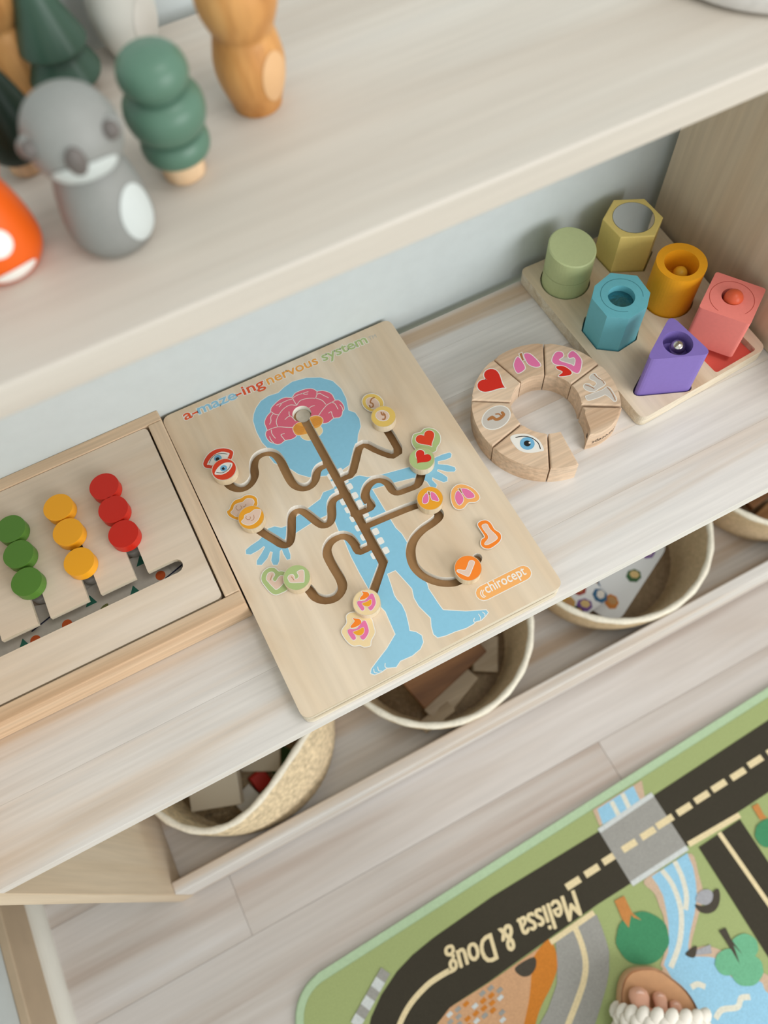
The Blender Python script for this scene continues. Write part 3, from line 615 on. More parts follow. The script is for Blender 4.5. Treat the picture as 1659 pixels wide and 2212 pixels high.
wedge('beech ring wedge with wide blue eye print', arcp(240.6, 194), [('eye_white_print', 'poly', z5, [(492, 967), (560, 945), (640, 950), (720, 995), (760, 1068), (735, 1080), (650, 1092), (580, 1078), (530, 1038)], white, .0009),
    ('eye_edge_print', 'line', z5, [[(530, 968), (600, 958), (670, 975), (720, 1015), (740, 1065)], .0004], BLK, 0),
    ('iris_print', 'disc', z5, [(628, 1020), .0062], IRIS, 0), ('pupil_print', 'disc', z5, [(628, 1020), .0029], BLK, 0), ('glint_print', 'disc', z5, [(648, 1015), .0009], white, 0)])
wedge('narrow plain beech ring wedge beside the gap', arcp(263.2, 241), [])
tri = W(a6, [(292, 985), (1145, 1000), (1092, 1190), (1020, 1300), (920, 1392), (820, 1465), (700, 1530), (560, 1580), (428, 1612), (442, 1440), (425, 1280), (375, 1125)], ZR)
tw = wedge('plain pointed beech end block with a drilled hole beside the gap', tri, [])
# dark disc on the end face paints the shade inside a drilled hole; lettering on the outer face of the end block
hp = P(*a6((330, 1450)), ZR - .011); q0 = Vector(W(a6, [(436, 1300)], ZR)[0]); q1 = Vector(W(a6, [(428, 1612)], ZR)[0])
e = (q1 - q0).normalized(); nn = Vector((-e.y, e.x))
if nn.x > 0: nn = -nn
mid = (q0 * .45 + q1 * .55) + nn * .00015
ring_v = []
for i in range(20):
    t = 2 * math.pi * i / 20; v = mid + e * (.0022 * math.cos(t)); ring_v.append((v.x, v.y, ZM + .0125 + .0022 * math.sin(t)))
link('drill_hole_shade', ring_v, [tuple(range(20))], mat('hole shade', (52, 30, 16), .9), tw)
tv, tfc = text_mesh('chirocept', 0.0)
po_ = [Vector(p) for p in W(a6, [(1092, 1190), (1020, 1300), (920, 1392), (820, 1465), (700, 1530), (560, 1580), (428, 1612)], ZR)]
acc = [0]
for i in range(1, len(po_)): acc.append(acc[-1] + (po_[i] - po_[i - 1]).length)
tw_ = max(v[0] for v in tv); k_ = (acc[-1] * .80) / tw_
vs = []
for x, y_ in tv:
    s = acc[-1] * .06 + x * k_; i = max(j for j in range(len(acc)) if acc[j] <= s); i = min(i, len(acc) - 2)
    f_ = (s - acc[i]) / (acc[i + 1] - acc[i]); q = po_[i].lerp(po_[i + 1], f_); dd = (po_[i + 1] - po_[i]).normalized(); on = Vector((-dd.y, dd.x))
    if (q - Vector(tri[0])).dot(on) < 0: on = -on
    q = q + on * .0002; vs.append((q.x, q.y, ZM + .0120 - y_ * k_ * 1.0))
link('stamped_lettering', vs, tfc, BLK, tw)

# ------------------------------------------------------------------ peg tray and six sensory blocks
ZY = ZM + .014; ZK = ZY + .0445; ZA = ZY + .048
ta = math.radians(4.4); TC = (.338, .4305)
tl = [(0, 0), (.1425, 0), (.1425, -.1885), (0, -.1885)]
tray_o = roundpoly(W(px, [(1122, 583), (1387, 906), (1656, 752)], ZY) + [(.4885, .4370)], .008, 6)
TR = thing('shape_tray', 'plywood shape tray with six cut holes and a coral recess', 'tray', (.41, .34, ZM))
TOP = {
    'sage': W(z6, [(407, 392)], ZK), 'hex': W(z6, [(670, 92), (868, 85), (988, 205), (935, 325), (715, 335), (600, 215)], ZK),
    'oct': W(z6, [(548, 645), (650, 562), (820, 580), (905, 690), (885, 782), (768, 857), (627, 842), (530, 725)], ZK),
    'amber': W(z6, [(1107, 492)], ZA), 'tri': W(z6, [(1035, 830), (1308, 1082), (878, 1122)], ZK + .0075),
    'coral': W(zp, [(570, 225), (1495, 545), (1200, 1205), (250, 885)], ZK + .002)}
rg_ = abs(P(*z6((250, 345)), ZK)[0] - P(*z6((562, 435)), ZK)[0]) / 2
def shift(poly, dx_, dy_): return [(x + dx_, y_ + dy_) for x, y_ in poly]
H = {}
H['sage'] = circle(TOP['sage'][0], .0222, 40); H['hex'] = TOP['hex']; H['oct'] = TOP['oct']; H['amber'] = circle(TOP['amber'][0], .0222, 44)
H['tri'] = roundpoly(TOP['tri'], .009, 6)
sq = W(zp, [(1305, 1660), (570, 2090), (250, 1780)], ZY); c3 = Vector(sq[0]) ; a_ = Vector(sq[1])
ux = (c3 - a_); uy = Vector((-ux.y, ux.x)); H['coral'] = roundpoly([tuple(a_), tuple(c3), tuple(c3 + uy), tuple(a_ + uy)], .003, 4)
holes = [offset(H[k], .0014) for k in ('sage', 'hex', 'oct', 'amber', 'tri')] + [H['coral']]
v2, grp, rim = plate(tray_o, holes)
sub_mesh('tray_face', v2, grp['wood'], ZY, tray_w, TR); rim_wall('recess_wall', v2, rim, ZY - .007, ZY, ply_edge, TR); side_wall('tray_edge', tray_o, ZM + .0004, ZY, ply_edge, TR)
MC = {'sage': mat('sage paint', (180, 190, 140), .5, speck=.02), 'hex': mat('straw paint', (230, 206, 124), .5, speck=.02), 'oct': mat('teal paint', (104, 178, 190), .5, speck=.02),
      'amber': mat('amber paint', (238, 164, 28), .5, speck=.02), 'tri': mat('violet paint', (126, 106, 178), .5, speck=.02), 'coral': mat('coral paint', (236, 132, 122), .5, speck=.02)}
for k, h in zip(('sage', 'hex', 'oct', 'amber', 'tri', 'coral'), holes):
    decal('recess_floor', offset(h, -.0001), ZY - .007, mat('coral recess paint', (232, 98, 84), .5) if k == 'coral' else MC[k], TR)
prism('tray_bottom', offset(tray_o, -.0005), ZM + .0004, ZY - .0075, ply_edge, TR, bev=0)
def tube(name, poly, inner, z0, z1, zi, m, parent, bev=.0012):
    "prism with a round well cut in its top (poly and inner as outlines, zi = well floor)"
    v2, g, r_ = plate(poly, [inner])
    side_wall(name + '_side', poly, z0, z1, m, parent); sub_mesh(name + '_top', v2, g['wood'], z1, m, parent)
    rim_wall(name + '_bore', v2, r_, zi, z1, m, parent); decal(name + '_bore_floor', inner, zi, m, parent)
    decal(name + '_bottom', poly, z0, m, parent)
def ringline(c, r, z, m, parent, w=.0002, a0=-.6, a1=4.4):
    decal('groove_ring', stroke([(c[0] + r * math.cos(a0 + (a1 - a0) * i / 40), c[1] + r * math.sin(a0 + (a1 - a0) * i / 40)) for i in range(41)], w), z, m, parent)
zb = ZY - .0069
def cen(p): return (sum(q[0] for q in p) / len(p), sum(q[1] for q in p) / len(p))
gsb = 'sensory blocks on the shape tray'
# sage cylinder with slanted top
c = TOP['sage'][0]; t = thing('cylinder_block', 'sage green cylinder block with a plain closed top', 'block', (*c, zb), gsb)
n = 48; rr = .0222; vs = []; fs = []
for lev in range(3):
    for i in range(n):
        a = 2 * math.pi * i / n; r_ = rr if lev < 2 else rr - .0012
        x, yy = c[0] + r_ * math.cos(a), c[1] + r_ * math.sin(a)
        zt = ZK - .0005 + (-.06 * (x - c[0]) + .16 * (yy - c[1]))
        vs.append((x, yy, (zb, zt - .0009, zt)[lev]))
for l in range(2):
    for i in range(n): fs.append((l * n + i, l * n + (i + 1) % n, (l + 1) * n + (i + 1) % n, (l + 1) * n + i))
fs += [tuple(range(n))[::-1], tuple(2 * n + i for i in range(n))]
link('shell', vs, fs, MC['sage'], t)
side_wall('seam_line', circle(c, rr + .0001, 48), zb + .0245, zb + .0250, mat('sage seam', (146, 156, 110), .6), t)
# straw hexagon with mirror
c = cen(TOP['hex']); t = thing('hexagon_block', 'straw yellow hexagonal block with round mirror on top', 'block', (*c, zb), gsb)
prism('shell', TOP['hex'], zb, ZK, MC['hex'], t, bev=.001)
mc = P(*z6((797, 208)), ZK)
decal('mirror_edge', circle(mc, .0192, 48), ZK + .0001, mat('mirror edge', (120, 112, 92), .4), t)
decal('mirror', circle(mc, .0188, 48), ZK + .0002, mat('mirror glass', (236, 236, 236), .02, 1.), t)
# teal octagon with a window
c = P(*z6((722, 700)), ZK); t = thing('octagon_block', 'teal octagonal block with a round window well', 'block', (*c, zb), gsb)
well = circle(P(*z6((720, 712)), ZK), .0118, 40)
tube('shell', TOP['oct'], well, zb, ZK, ZK - .012, MC['oct'], t)
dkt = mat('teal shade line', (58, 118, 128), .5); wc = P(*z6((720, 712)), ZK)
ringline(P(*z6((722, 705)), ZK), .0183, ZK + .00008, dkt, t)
prism('window_foil', circle(wc, .0116, 36), ZK - .0075, ZK - .0068, mat('crinkled foil', (70, 128, 138), .12, .7, bump=1.0, scale=160), t, bev=0)
# amber tube with ball
c = TOP['amber'][0]; t = thing('tube_block', 'amber yellow hollow cylinder block with a yellow ball inside', 'block', (*c, zb), gsb)
tube('shell', circle(c, .0222, 52), circle(P(*z6((1106, 498)), ZA), .0152, 44), zb, ZA, ZA - .026, MC['amber'], t)
bc = P(*z6((1097, 558)), ZA - .018); ball('bead', (*bc, ZA - .0195), .0066, mat('yellow bead', (236, 190, 60), .35), t)
# violet triangle with a steel bell
c = cen(TOP['tri']); t = thing('triangle_block', 'violet triangular block with a silver bell in its well', 'block', (*c, zb), gsb)
wc = P(*z6((1082, 1012)), ZK + .0075)
tube('shell', H['tri'], circle(wc, .0124, 44), zb, ZK + .0075, ZK - .0085, MC['tri'], t)
sbc = P(*z6((1080, 1035)), ZK - .0005); ball('bell', (*sbc, ZK - .0015), .0066, mat('bell steel', (214, 208, 200), .16, 1.), t)
# coral square with a ball
c = cen(TOP['coral']); t = thing('square_block', 'coral square block with an orange ball, standing askew over its recess', 'block', (*c, ZY), gsb)
sqp = roundpoly(TOP['coral'], .003, 4); wc = P(*zp((870, 690)), ZK + .002)
tube('shell', sqp, circle(wc, .0092, 40), ZY + .0003, ZK + .002, ZK - .012, MC['coral'], t)
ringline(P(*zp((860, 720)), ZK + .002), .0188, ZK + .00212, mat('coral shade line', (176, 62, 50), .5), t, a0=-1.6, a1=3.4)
ball('ball', (wc[0] + .0008, wc[1] - .001, ZK + .0005), .0082, mat('orange ball', (214, 92, 58), .4), t)

# ------------------------------------------------------------------ figures on the top shelf
def patch(name, pf, c, th, h0, dth, dh, m, parent, lift=.0004, n=28, rings=5):
    vs = [(c[0], c[1], c[2])] ; vs = []
    def pt(u, v):
        r = pf(h0 + v) + lift; return (c[0] + r * math.cos(th + u), c[1] + r * math.sin(th + u), c[2] + h0 + v)
    vs.append(pt(0, 0)); fs = []
    for k in range(1, rings + 1):
        for i in range(n):
            a = 2 * math.pi * i / n; vs.append(pt(dth * k / rings * math.cos(a), dh * k / rings * math.sin(a)))
    for i in range(n): fs.append((0, 1 + i, 1 + (i + 1) % n))
    for k in range(rings - 1):
        for i in range(n): fs.append((1 + k * n + i, 1 + (k + 1) * n + i, 1 + (k + 1) * n + (i + 1) % n, 1 + k * n + (i + 1) % n))
    return link(name, vs, fs, m, parent, smooth=True)
def pfun(prof):
    def f(h):
        for (r0, h0), (r1, h1) in zip(prof, prof[1:]):
            if h0 <= h <= h1 and h1 > h0: return r0 + (r1 - r0) * (h - h0) / (h1 - h0)
        return prof[-1][0]
    return f
def peg(name, label, base_px, prof, m, group='peg figures on the top shelf', dx=(0, 0)):
    b = P(*base_px, ZT); b = (b[0] + dx[0], b[1] + dx[1], ZT)
    t = thing(name, label, 'wooden figure', b, group); pr = prof_smooth(prof)
    lathe('body', pr, b, m, t); return t, b, pfun(pr)
D = math.radians
koala = mat('grey paint', (134, 135, 131), .5, speck=.02); pale = mat('pale grey paint', (190, 196, 193), .5); dark = mat('dark taupe paint', (98, 92, 88), .5)
beech = wood('honey wood', (170, 112, 56), (198, 144, 84), (212, 164, 106), 2, 10, 24, .45, .12, .05)
lightw = wood('light wood trunk', (200, 160, 116), (218, 182, 142), (226, 196, 160), 2, 10, 24, .5, .1, .03)
t, b, pf = peg('animal_figure', 'grey wooden koala figure with dark ears and pale belly', (254, 500),
    [(.0005, 0), (.0140, .0), (.0172, .002), (.0196, .008), (.0194, .018), (.0176, .029), (.0150, .0385), (.0140, .041), (.0178, .044), (.0196, .050), (.0192, .0575), (.0150, .0655), (.0080, .070), (.0004, .0715)], koala)
patch('belly', pf, b, D(-52), .0185, .50, .0135, pale, t)
f = D(-100)
patch('muzzle', pf, b, f + .1, .0475, .75, .0055, pale, t, .0005)
ball('nose', (b[0] + .0190 * math.cos(f), b[1] + .0190 * math.sin(f), ZT + .0545), .0042, dark, t, (1, .8, 1.5))
for s in (-1, 1):
    aa = f + s * D(64); ec = (b[0] + .0176 * math.cos(aa), b[1] + .0176 * math.sin(aa), ZT + .0570)
    ball('ear', ec, .0052, koala, t, (1, .8, 1)); ball('inner_ear', (ec[0] + .003 * math.cos(f), ec[1] + .003 * math.sin(f), ec[2] + .0012), .0038, dark, t)
gm = mat('mid green paint', (84, 116, 98), .38); gd = mat('dark green paint', (58, 84, 70), .38); gx = mat('bottle green paint', (22, 40, 30), .38)
def tree(label, bp_, crown, tr, m, nm='tree_figure'):
    b = (*P(*bp_, ZT), ZT); t = thing(nm, label, 'wooden figure', b, 'peg figures on the top shelf')
    lathe('trunk', [(.0004, 0), (tr - .0008, 0), (tr, .0008), (tr, .014)], b, lightw, t); lathe('crown', prof_smooth(crown), b, m, t); return t
tree('green wooden tree with three round tiers', (400, 370), [(.0004, .0105), (.0100, .0108), (.0150, .0130), (.0160, .0180), (.0144, .0222), (.0120, .0240), (.0160, .0262), (.0182, .0325), (.0176, .0385), (.0145, .0425), (.0112, .0445), (.0142, .0468), (.0154, .0515), (.0138, .0570), (.0092, .0608), (.0004, .0626)], .0102, gm)
tree('dark green cone shaped wooden tree', (163, 205), [(.0004, .010), (.0150, .0105), (.0180, .013), (.0170, .0165), (.0128, .0245), (.0120, .0255), (.0162, .0275), (.0160, .031), (.0110, .044), (.0055, .060), (.0012, .071), (.0002, .072)], .009, gd)
tree('black green egg shaped wooden tree', (62, 358), [(.0004, .0085), (.0100, .0088), (.0140, .0120), (.0152, .0190), (.0142, .0290), (.0112, .0400), (.0070, .0500), (.0030, .0560), (.0003, .0580)], .0088, gx)
bearp = [(.0005, 0), (.0112, 0), (.0122, .0012), (.0138, .006), (.0164, .015), (.0171, .024), (.0152, .0345), (.0142, .0385), (.0160, .0425), (.0184, .050), (.0186, .058), (.0160, .067), (.0090, .073), (.0004, .0748)]
def bear(label, bp_, m, bm_, th, ears=True):
    t, b, pf = peg('animal_figure', label, bp_, bearp, m)
    patch('belly', pf, b, th, .020, .48, .0125, bm_, t)
    for s in (-1, 1): 
        aa = th + s * D(62); ball('ear', (b[0] + .0135 * math.cos(aa), b[1] + .0135 * math.sin(aa), ZT + .0690), .0055, m, t)
    ball('nose', (b[0] + .0184 * math.cos(th), b[1] + .0184 * math.sin(th), ZT + .0615), .0028, mat('nose brown', (92, 62, 40), .4), t); return t
bear('honey wood bear figure standing apart from the group', (557, 220), beech, mat('pale wood belly', (208, 166, 120), .5, speck=.03, scale=60), D(-64))
bear('honey wood bear figure behind the cone shaped tree', (60, 200), wood('honey wood dark', (158, 104, 52), (186, 134, 78), (200, 152, 96), 2, 10, 24, .45, .12, .05), MATS['pale wood belly'], D(-42))
bear('white bear figure behind the round tiered tree', (293, 108), mat('white paint', (216, 216, 208), .5), mat('off white paint', (224, 222, 214), .5), D(-60))
fox = mat('fox orange paint', (222, 92, 18), .45)
t, b, pf = peg('animal_figure', 'orange wooden fox figure with white patches', (12, 556), [(.0005, 0), (.0145, 0), (.0176, .002), (.0200, .008), (.0200, .016), (.0182, .027), (.0150, .038), (.0140, .0405), (.0175, .0435), (.0192, .050), (.0185, .058), (.0140, .066), (.0060, .0705), (.0004, .072)], fox)
patch('belly', pf, b, D(-82), .0235, .34, .0065, white, t); patch('tail_tip', pf, b, D(-80), .0060, .52, .0036, white, t)
for s in (-1, 1):
    aa = D(-95) + s * D(55); lathe('ear', [(.0050, 0), (.0026, .0055), (.0002, .0105)], (b[0] + .0115 * math.cos(aa), b[1] + .0115 * math.sin(aa), ZT + .0655), fox, t, 20)
ball('nose', (b[0] + .0188 * math.cos(D(-95)), b[1] + .0188 * math.sin(D(-95)), ZT + .053), .0026, BLK, t)
# pale wooden bowl at the far end of the top shelf
q = [Vector(P(*p, ZT)) for p in ((1475, 0), (1560, 26), (1659, 48))]
ax, ay, bx_, by_, cx_, cy_ = q[0].x, q[0].y, q[1].x, q[1].y, q[2].x, q[2].y
dd = 2 * (ax * (by_ - cy_) + bx_ * (cy_ - ay) + cx_ * (ay - by_))
ox = ((ax**2 + ay**2) * (by_ - cy_) + (bx_**2 + by_**2) * (cy_ - ay) + (cx_**2 + cy_**2) * (ay - by_)) / dd
oy = ((ax**2 + ay**2) * (cx_ - bx_) + (bx_**2 + by_**2) * (ax - cx_) + (cx_**2 + cy_**2) * (bx_ - ax)) / dd
rB = math.hypot(ax - ox, ay - oy); print('bowl', ox, oy, rB)
rB = min(rB, .075); 
dirv = (Vector((ox, oy)) - q[1]).normalized(); ctr = q[1] + dirv * rB; ctr.y = min(ctr.y, YB - rB - .002)
bb = (ctr.x, ctr.y, ZT)
bo_ = tag(lathe('wooden_bowl', [(.0005, 0), (rB - .004, 0), (rB, .003), (rB + .0005, .012), (rB, .0225), (rB - .003, .024), (rB - .006, .0225), (rB - .008, .012), (rB - .012, .006), (.0005, .006)], bb, pine, None, 64), 'pale round wooden tray at the far end of the top shelf', 'tray')

# ------------------------------------------------------------------ baskets on the lower shelf
rope = mat('woven rope', (196, 172, 138), .85, speck=.16, scale=220, bump=.5); rim_m = mat('pale rope rim', (232, 224, 206), .85, speck=.08, scale=260, bump=.4)
def basket(label, c, rt, rb_, h, warp=None, coils=14, name='rope_basket', wm=None):
    t = thing(name, label, 'basket', (*c, ZL), 'rope baskets on the lower shelf')
    n = 96; vs = []; fs = []
    lev = coils * 4
    def pos(a, s, inner):
        r = rb_ + (rt - rb_) * s ** .7 + (.0016 * math.sin(s * coils * 2 * math.pi) * (-1 if inner else 1)) - (.006 if inner else 0)
        z = ZL + .003 + h * s
        dx_, dy_, dz_ = warp(a, s) if warp else (0, 0, 0)
        return (c[0] + r * math.cos(a) + dx_, c[1] + r * math.sin(a) + dy_, z + dz_)
    for k in range(lev + 1):
        for i in range(n): vs.append(pos(2 * math.pi * i / n, k / lev, False))
    for k in range(lev + 1):
        for i in range(n): vs.append(pos(2 * math.pi * i / n, 1 - k / lev if k < lev else .03, True))
    K = 2 * (lev + 1)
    for k in range(K - 1):
        for i in range(n): fs.append((k * n + i, k * n + (i + 1) % n, (k + 1) * n + (i + 1) % n, (k + 1) * n + i))
    fs += [tuple(range(n))[::-1], tuple((K - 1) * n + i for i in range(n))]
    link('woven_wall', vs, fs, wm or rope, t, smooth=True)
    vs, fs = [], []; m_ = 10
    for i in range(n):
        a = 2 * math.pi * i / n; p0 = Vector(pos(a, 1, False)); p1 = Vector(pos(a, 1, True)); o_ = (p0 + p1) / 2; o_.z += .001
        rad = Vector((math.cos(a), math.sin(a), 0)); tw_ = .0042 + .0005 * math.sin(i * math.pi / 2)
        for j in range(m_):
            b_ = 2 * math.pi * j / m_; vs.append(tuple(o_ + rad * tw_ * math.cos(b_) + Vector((0, 0, 1)) * tw_ * math.sin(b_)))
    for i in range(n):
        for j in range(m_): fs.append((i * m_ + j, ((i + 1) % n) * m_ + j, ((i + 1) % n) * m_ + (j + 1) % m_, i * m_ + (j + 1) % m_))
    link('rim_cord', vs, fs, rim_m, t, smooth=True)
    return t
def warp1(a, s):
    d_ = math.exp(-((((a - D(300) + math.pi) % (2 * math.pi)) - math.pi) / .85) ** 2)
    return (-.014 * d_ * s, .040 * d_ * s ** 1.5, .010 * d_ * s)
basket('soft rope basket with its front wall sagging inwards, full of books', (-.126, .288), .136, .120, .100, warp1, wm=mat('braided jute', (212, 192, 158), .85, speck=.28, scale=150, bump=1.0))
basket('round rope basket holding brown wooden boards', (.1600, .286), .136, .112, .098)
basket('round rope basket holding white cards with coloured stones', (.4465, .290), .138, .112, .098)
basket('round rope basket holding dark brown wood', (.736, .288), .138, .112, .098)
# ---- contents
def rbox(name, c, sz, rot, m, label=None, cat=None, group=None, parent=None, bev=.0015):
    bm = box_bm(-sz[0] / 2, sz[0] / 2, -sz[1] / 2, sz[1] / 2, -sz[2] / 2, sz[2] / 2, bev)
    M = Matrix.Translation(c) @ Matrix.Rotation(rot[2], 4, 'Z') @ Matrix.Rotation(rot[1], 4, 'Y') @ Matrix.Rotation(rot[0], 4, 'X')
    bmesh.ops.transform(bm, matrix=M, verts=bm.verts[:])
    o = from_bm(name, bm, m, parent, None if parent else c)
    if label: tag(o, label, cat, group)
    return o
cream_b = mat('cream cover', (206, 196, 178), .5); 
gk = 'things in the sagging basket'
def at(x, y, z): return (*P(x, y, z), z)
rbox('board_book', (-.176, .250, .100), (.068, .080, .014), (D(16), D(-10), D(-20)), cream_b, 'cream board book lying in the sagging basket', 'book', gk)
rbox('board_book', (-.196, .272, .066), (.040, .060, .014), (D(10), D(14), D(-15)), mat('ivory cover', (196, 184, 164), .5), 'ivory board book under the cream one', 'book', gk)
rbox('board_book', (-.104, .264, .096), (.052, .080, .014), (D(20), D(4), D(-26)), mat('stone cover', (186, 174, 154), .5), 'stone coloured board book beside the patterned box', 'book', gk)
CBX = (-.048, .268, .104)
o = rbox('card_box', CBX, (.062, .044, .022), (D(14), D(-8), D(-30)), mat('yellow box', (206, 150, 44), .5), 'small yellow card box with printed squares', 'box', gk)
Mx = Matrix.Translation(CBX) @ Matrix.Rotation(D(-30), 4, 'Z') @ Matrix.Rotation(D(-8), 4, 'Y') @ Matrix.Rotation(D(14), 4, 'X')
for i in range(3):
    for j in range(2):
        q = [Mx @ Vector(((x - .024 + i * .024) * .82, yy - .011 + j * .022, .0113)) for x, yy in ((-.009, -.008), (.009, -.008), (.009, .008), (-.009, .008))]
        link('printed_square', [tuple(v) for v in q], [(0, 1, 2, 3)], mat('square print', (212, 196, 168), .5), o, base=o['_b'])
        q = [Mx @ Vector(((x - .024 + i * .024) * .82, yy - .011 + j * .022, .0115)) for x, yy in ((-.004, -.004), (.004, -.004), (.004, .004), (-.004, .004))]
        link('printed_mark', [tuple(v) for v in q], [(0, 1, 2, 3)], mat('mark print', (120, 70, 50), .5), o, base=o['_b'])
rbox('toy_block', (-.130, .226, .056), (.022, .022, .022), (D(20), D(10), D(15)), mat('toy red', (196, 44, 30), .5), 'small red toy block in the sagging basket', 'block', gk)
rbox('toy_block', (-.096, .236, .060), (.028, .028, .028), (D(10), D(30), D(40)), mat('toy green', (62, 96, 58), .5), 'small green toy block in the sagging basket', 'block', gk)
rbox('toy_block', (-.152, .206, .060), (.03, .03, .03), (0, 0, D(20)), mat('toy white', (214, 210, 202), .5), 'small white toy block in the sagging basket', 'block', gk)
brw = wood('brown board', (104, 66, 34), (134, 90, 52), (152, 108, 66), 0, 12, 16, .5, .12, .1)
grw = wood('pale toy board', (150, 128, 100), (184, 164, 136), (200, 182, 156), 0, 12, 16, .5, .1, .08)
gk2 = 'boards in the second basket'
rbox('wooden_board', (.152, .252, .094), (.115, .078, .012), (D(12), D(-4), D(14)), brw, 'big brown wooden board lying in the round basket', 'board', gk2)
rbox('wooden_board', (.150, .205, .064), (.082, .030, .012), (D(3), D(-3), D(22)), grw, 'pale wooden board in front of the big brown board', 'board', gk2)
rbox('wooden_board', (.118, .188, .062), (.050, .018, .012), (D(2), D(-3), D(8)), grw, 'narrow pale wooden board nearest the basket front', 'board', gk2)
rbox('wooden_board', (.218, .232, .068), (.050, .035, .014), (D(10), D(-8), D(60)), grw, 'short pale wooden board by the basket wall', 'board', gk2)
rbox('toy_block', (.222, .262, .098), (.026, .026, .018), (D(20), D(10), D(30)), mat('toy rust', (150, 72, 40), .5), 'small rust red block on the brown board', 'block', gk2)
# white cards with stones in basket three
gk3 = 'cards in the third basket'
wc_ = mat('white card', (222, 222, 222), .4)
for k, (cx, cy, ang, sz, lb) in enumerate(((.436, .262, 26, .076, 'large white round-cornered card printed with coloured stones'), (.372, .232, 8, .030, 'smaller white card with coloured stones at the basket front'))):
    t = thing('picture_card', lb, 'card', (cx, cy, ZL + .05 + .006 * k), gk3)
    prism('sheet', xform(rrect(-sz, sz, -sz * .75, sz * .75, .02), (cx, cy), D(ang)), ZL + .05 + .006 * k, ZL + .052 + .006 * k, wc_, t, bev=0)
    random.seed(3 + k); sc = [(196, 120, 50), (60, 96, 60), (112, 74, 140), (52, 96, 130), (190, 150, 60), (150, 60, 50)]
    for i in range(9 if k == 0 else 5):
        gx_, gy_ = (((i % 3) - 1) * sz * .62, ((i // 3) - 1) * sz * .46) if k == 0 else (((i % 3) - 1) * sz * .6, ((i // 3) - .5) * sz * .6)
        cc = xform([(gx_ + random.uniform(-.006, .006), gy_ + random.uniform(-.006, .006))], (cx, cy), D(ang))[0]; zz = ZL + .0521 + .006 * k
        decal('stone_print', circle(cc, .0115, 7, .010, random.random() * 3), zz + .0001, mat('stone%d' % ((i + k) % 6), sc[(i + k) % 6], .4), t)
        decal('stone_center', circle((cc[0] + .002, cc[1] + .001), .0072, 6, .006, random.random() * 3), zz + .0002, mat('stonec%d' % ((i + 2) % 3), [(206, 176, 120), (214, 206, 196), (186, 140, 90)][(i + 2) % 3], .4), t)
gk4 = 'wood in the fourth basket'
rbox('wooden_board', (.725, .290, ZL + .062), (.14, .10, .014), (D(6), D(-6), D(8)), brw, 'wide dark brown board in the far basket', 'board', gk4)
rbox('wooden_board', (.690, .215, ZL + .035), (.07, .03, .012), (D(4), D(-4), D(14)), wood('tan toy board', (150, 104, 60), (176, 128, 80), (190, 146, 98), 0, 12, 16, .5, .1, .08), 'tan board in front of the dark board in the far basket', 'board', gk4)

# ------------------------------------------------------------------ play mat
ZF = .006
MT = thing('play_mat', 'green play mat printed with dark roads, a stream and trees', 'rug', (.4, -.35, 0))
pA = Vector(P(769, 2050, ZF)); pB = Vector(P(1659, 1485, ZF)); mu = (pB - pA).normalized(); mv = Vector((mu.y, -mu.x))
lf = min((Vector(P(*p, ZF)) - pA).dot(mu) for p in ((620, 2165), (624, 2200)))
def ML(u, v): q = pA + mu * u + mv * v; return (q.x, q.y)
mo = [ML(*p) for p in rrect(lf, lf + 1.45, 0, .98, .055, 8)]
GRN = mat('mat green', (156, 168, 112), .95, speck=.08, scale=500, bump=.4); EDGE = mat('mat edging', (172, 196, 160), .8, speck=.05, scale=300)
prism('mat_base', mo, .0004, ZF - .0004, EDGE, MT, bev=.0025, seg=3)
prism('mat_pile', offset(ccw(mo), -.011), .001, ZF, GRN, MT, bev=.0004)
def inside(pl): return pl
E1 = .00012
mc_ = dict(road=((58, 53, 42)), grey=(152, 150, 144), rail=(200, 204, 202), line=(222, 204, 162), water=(146, 192, 216), bank=(196, 170, 146), tree=(66, 134, 94), tree2=(108, 172, 134),
           trunk=(190, 128, 70), dark=(72, 66, 56), tan=(200, 156, 118), orange=(198, 122, 44), ripple=(214, 212, 196), white=(210, 206, 200), rock=(160, 160, 164))
MM = {k: mat('mat ' + k, v, .95, speck=.10, scale=500, bump=.3) for k, v in mc_.items()}
lay = [0]
def mp(name, m, zf, pts, sm=False, w=None):
    lay[0] += 1; z = ZF + E1 * (1 + lay[0] * .07); q = W(zf, pts, z)
    if sm: q = smooth(q, 4, w is None)
    if w: q = stroke(q, w, False)
    return decal(name, q, z, MM[m], MT)
def uvp(p): q = Vector(P(*p, ZF)) - pA; return q.dot(mu), q.dot(mv)
def strip(name, m, pts):
    lay[0] += 1; decal(name, [ML(*p) for p in pts], ZF + E1 * (1 + lay[0] * .07), MM[m], MT)
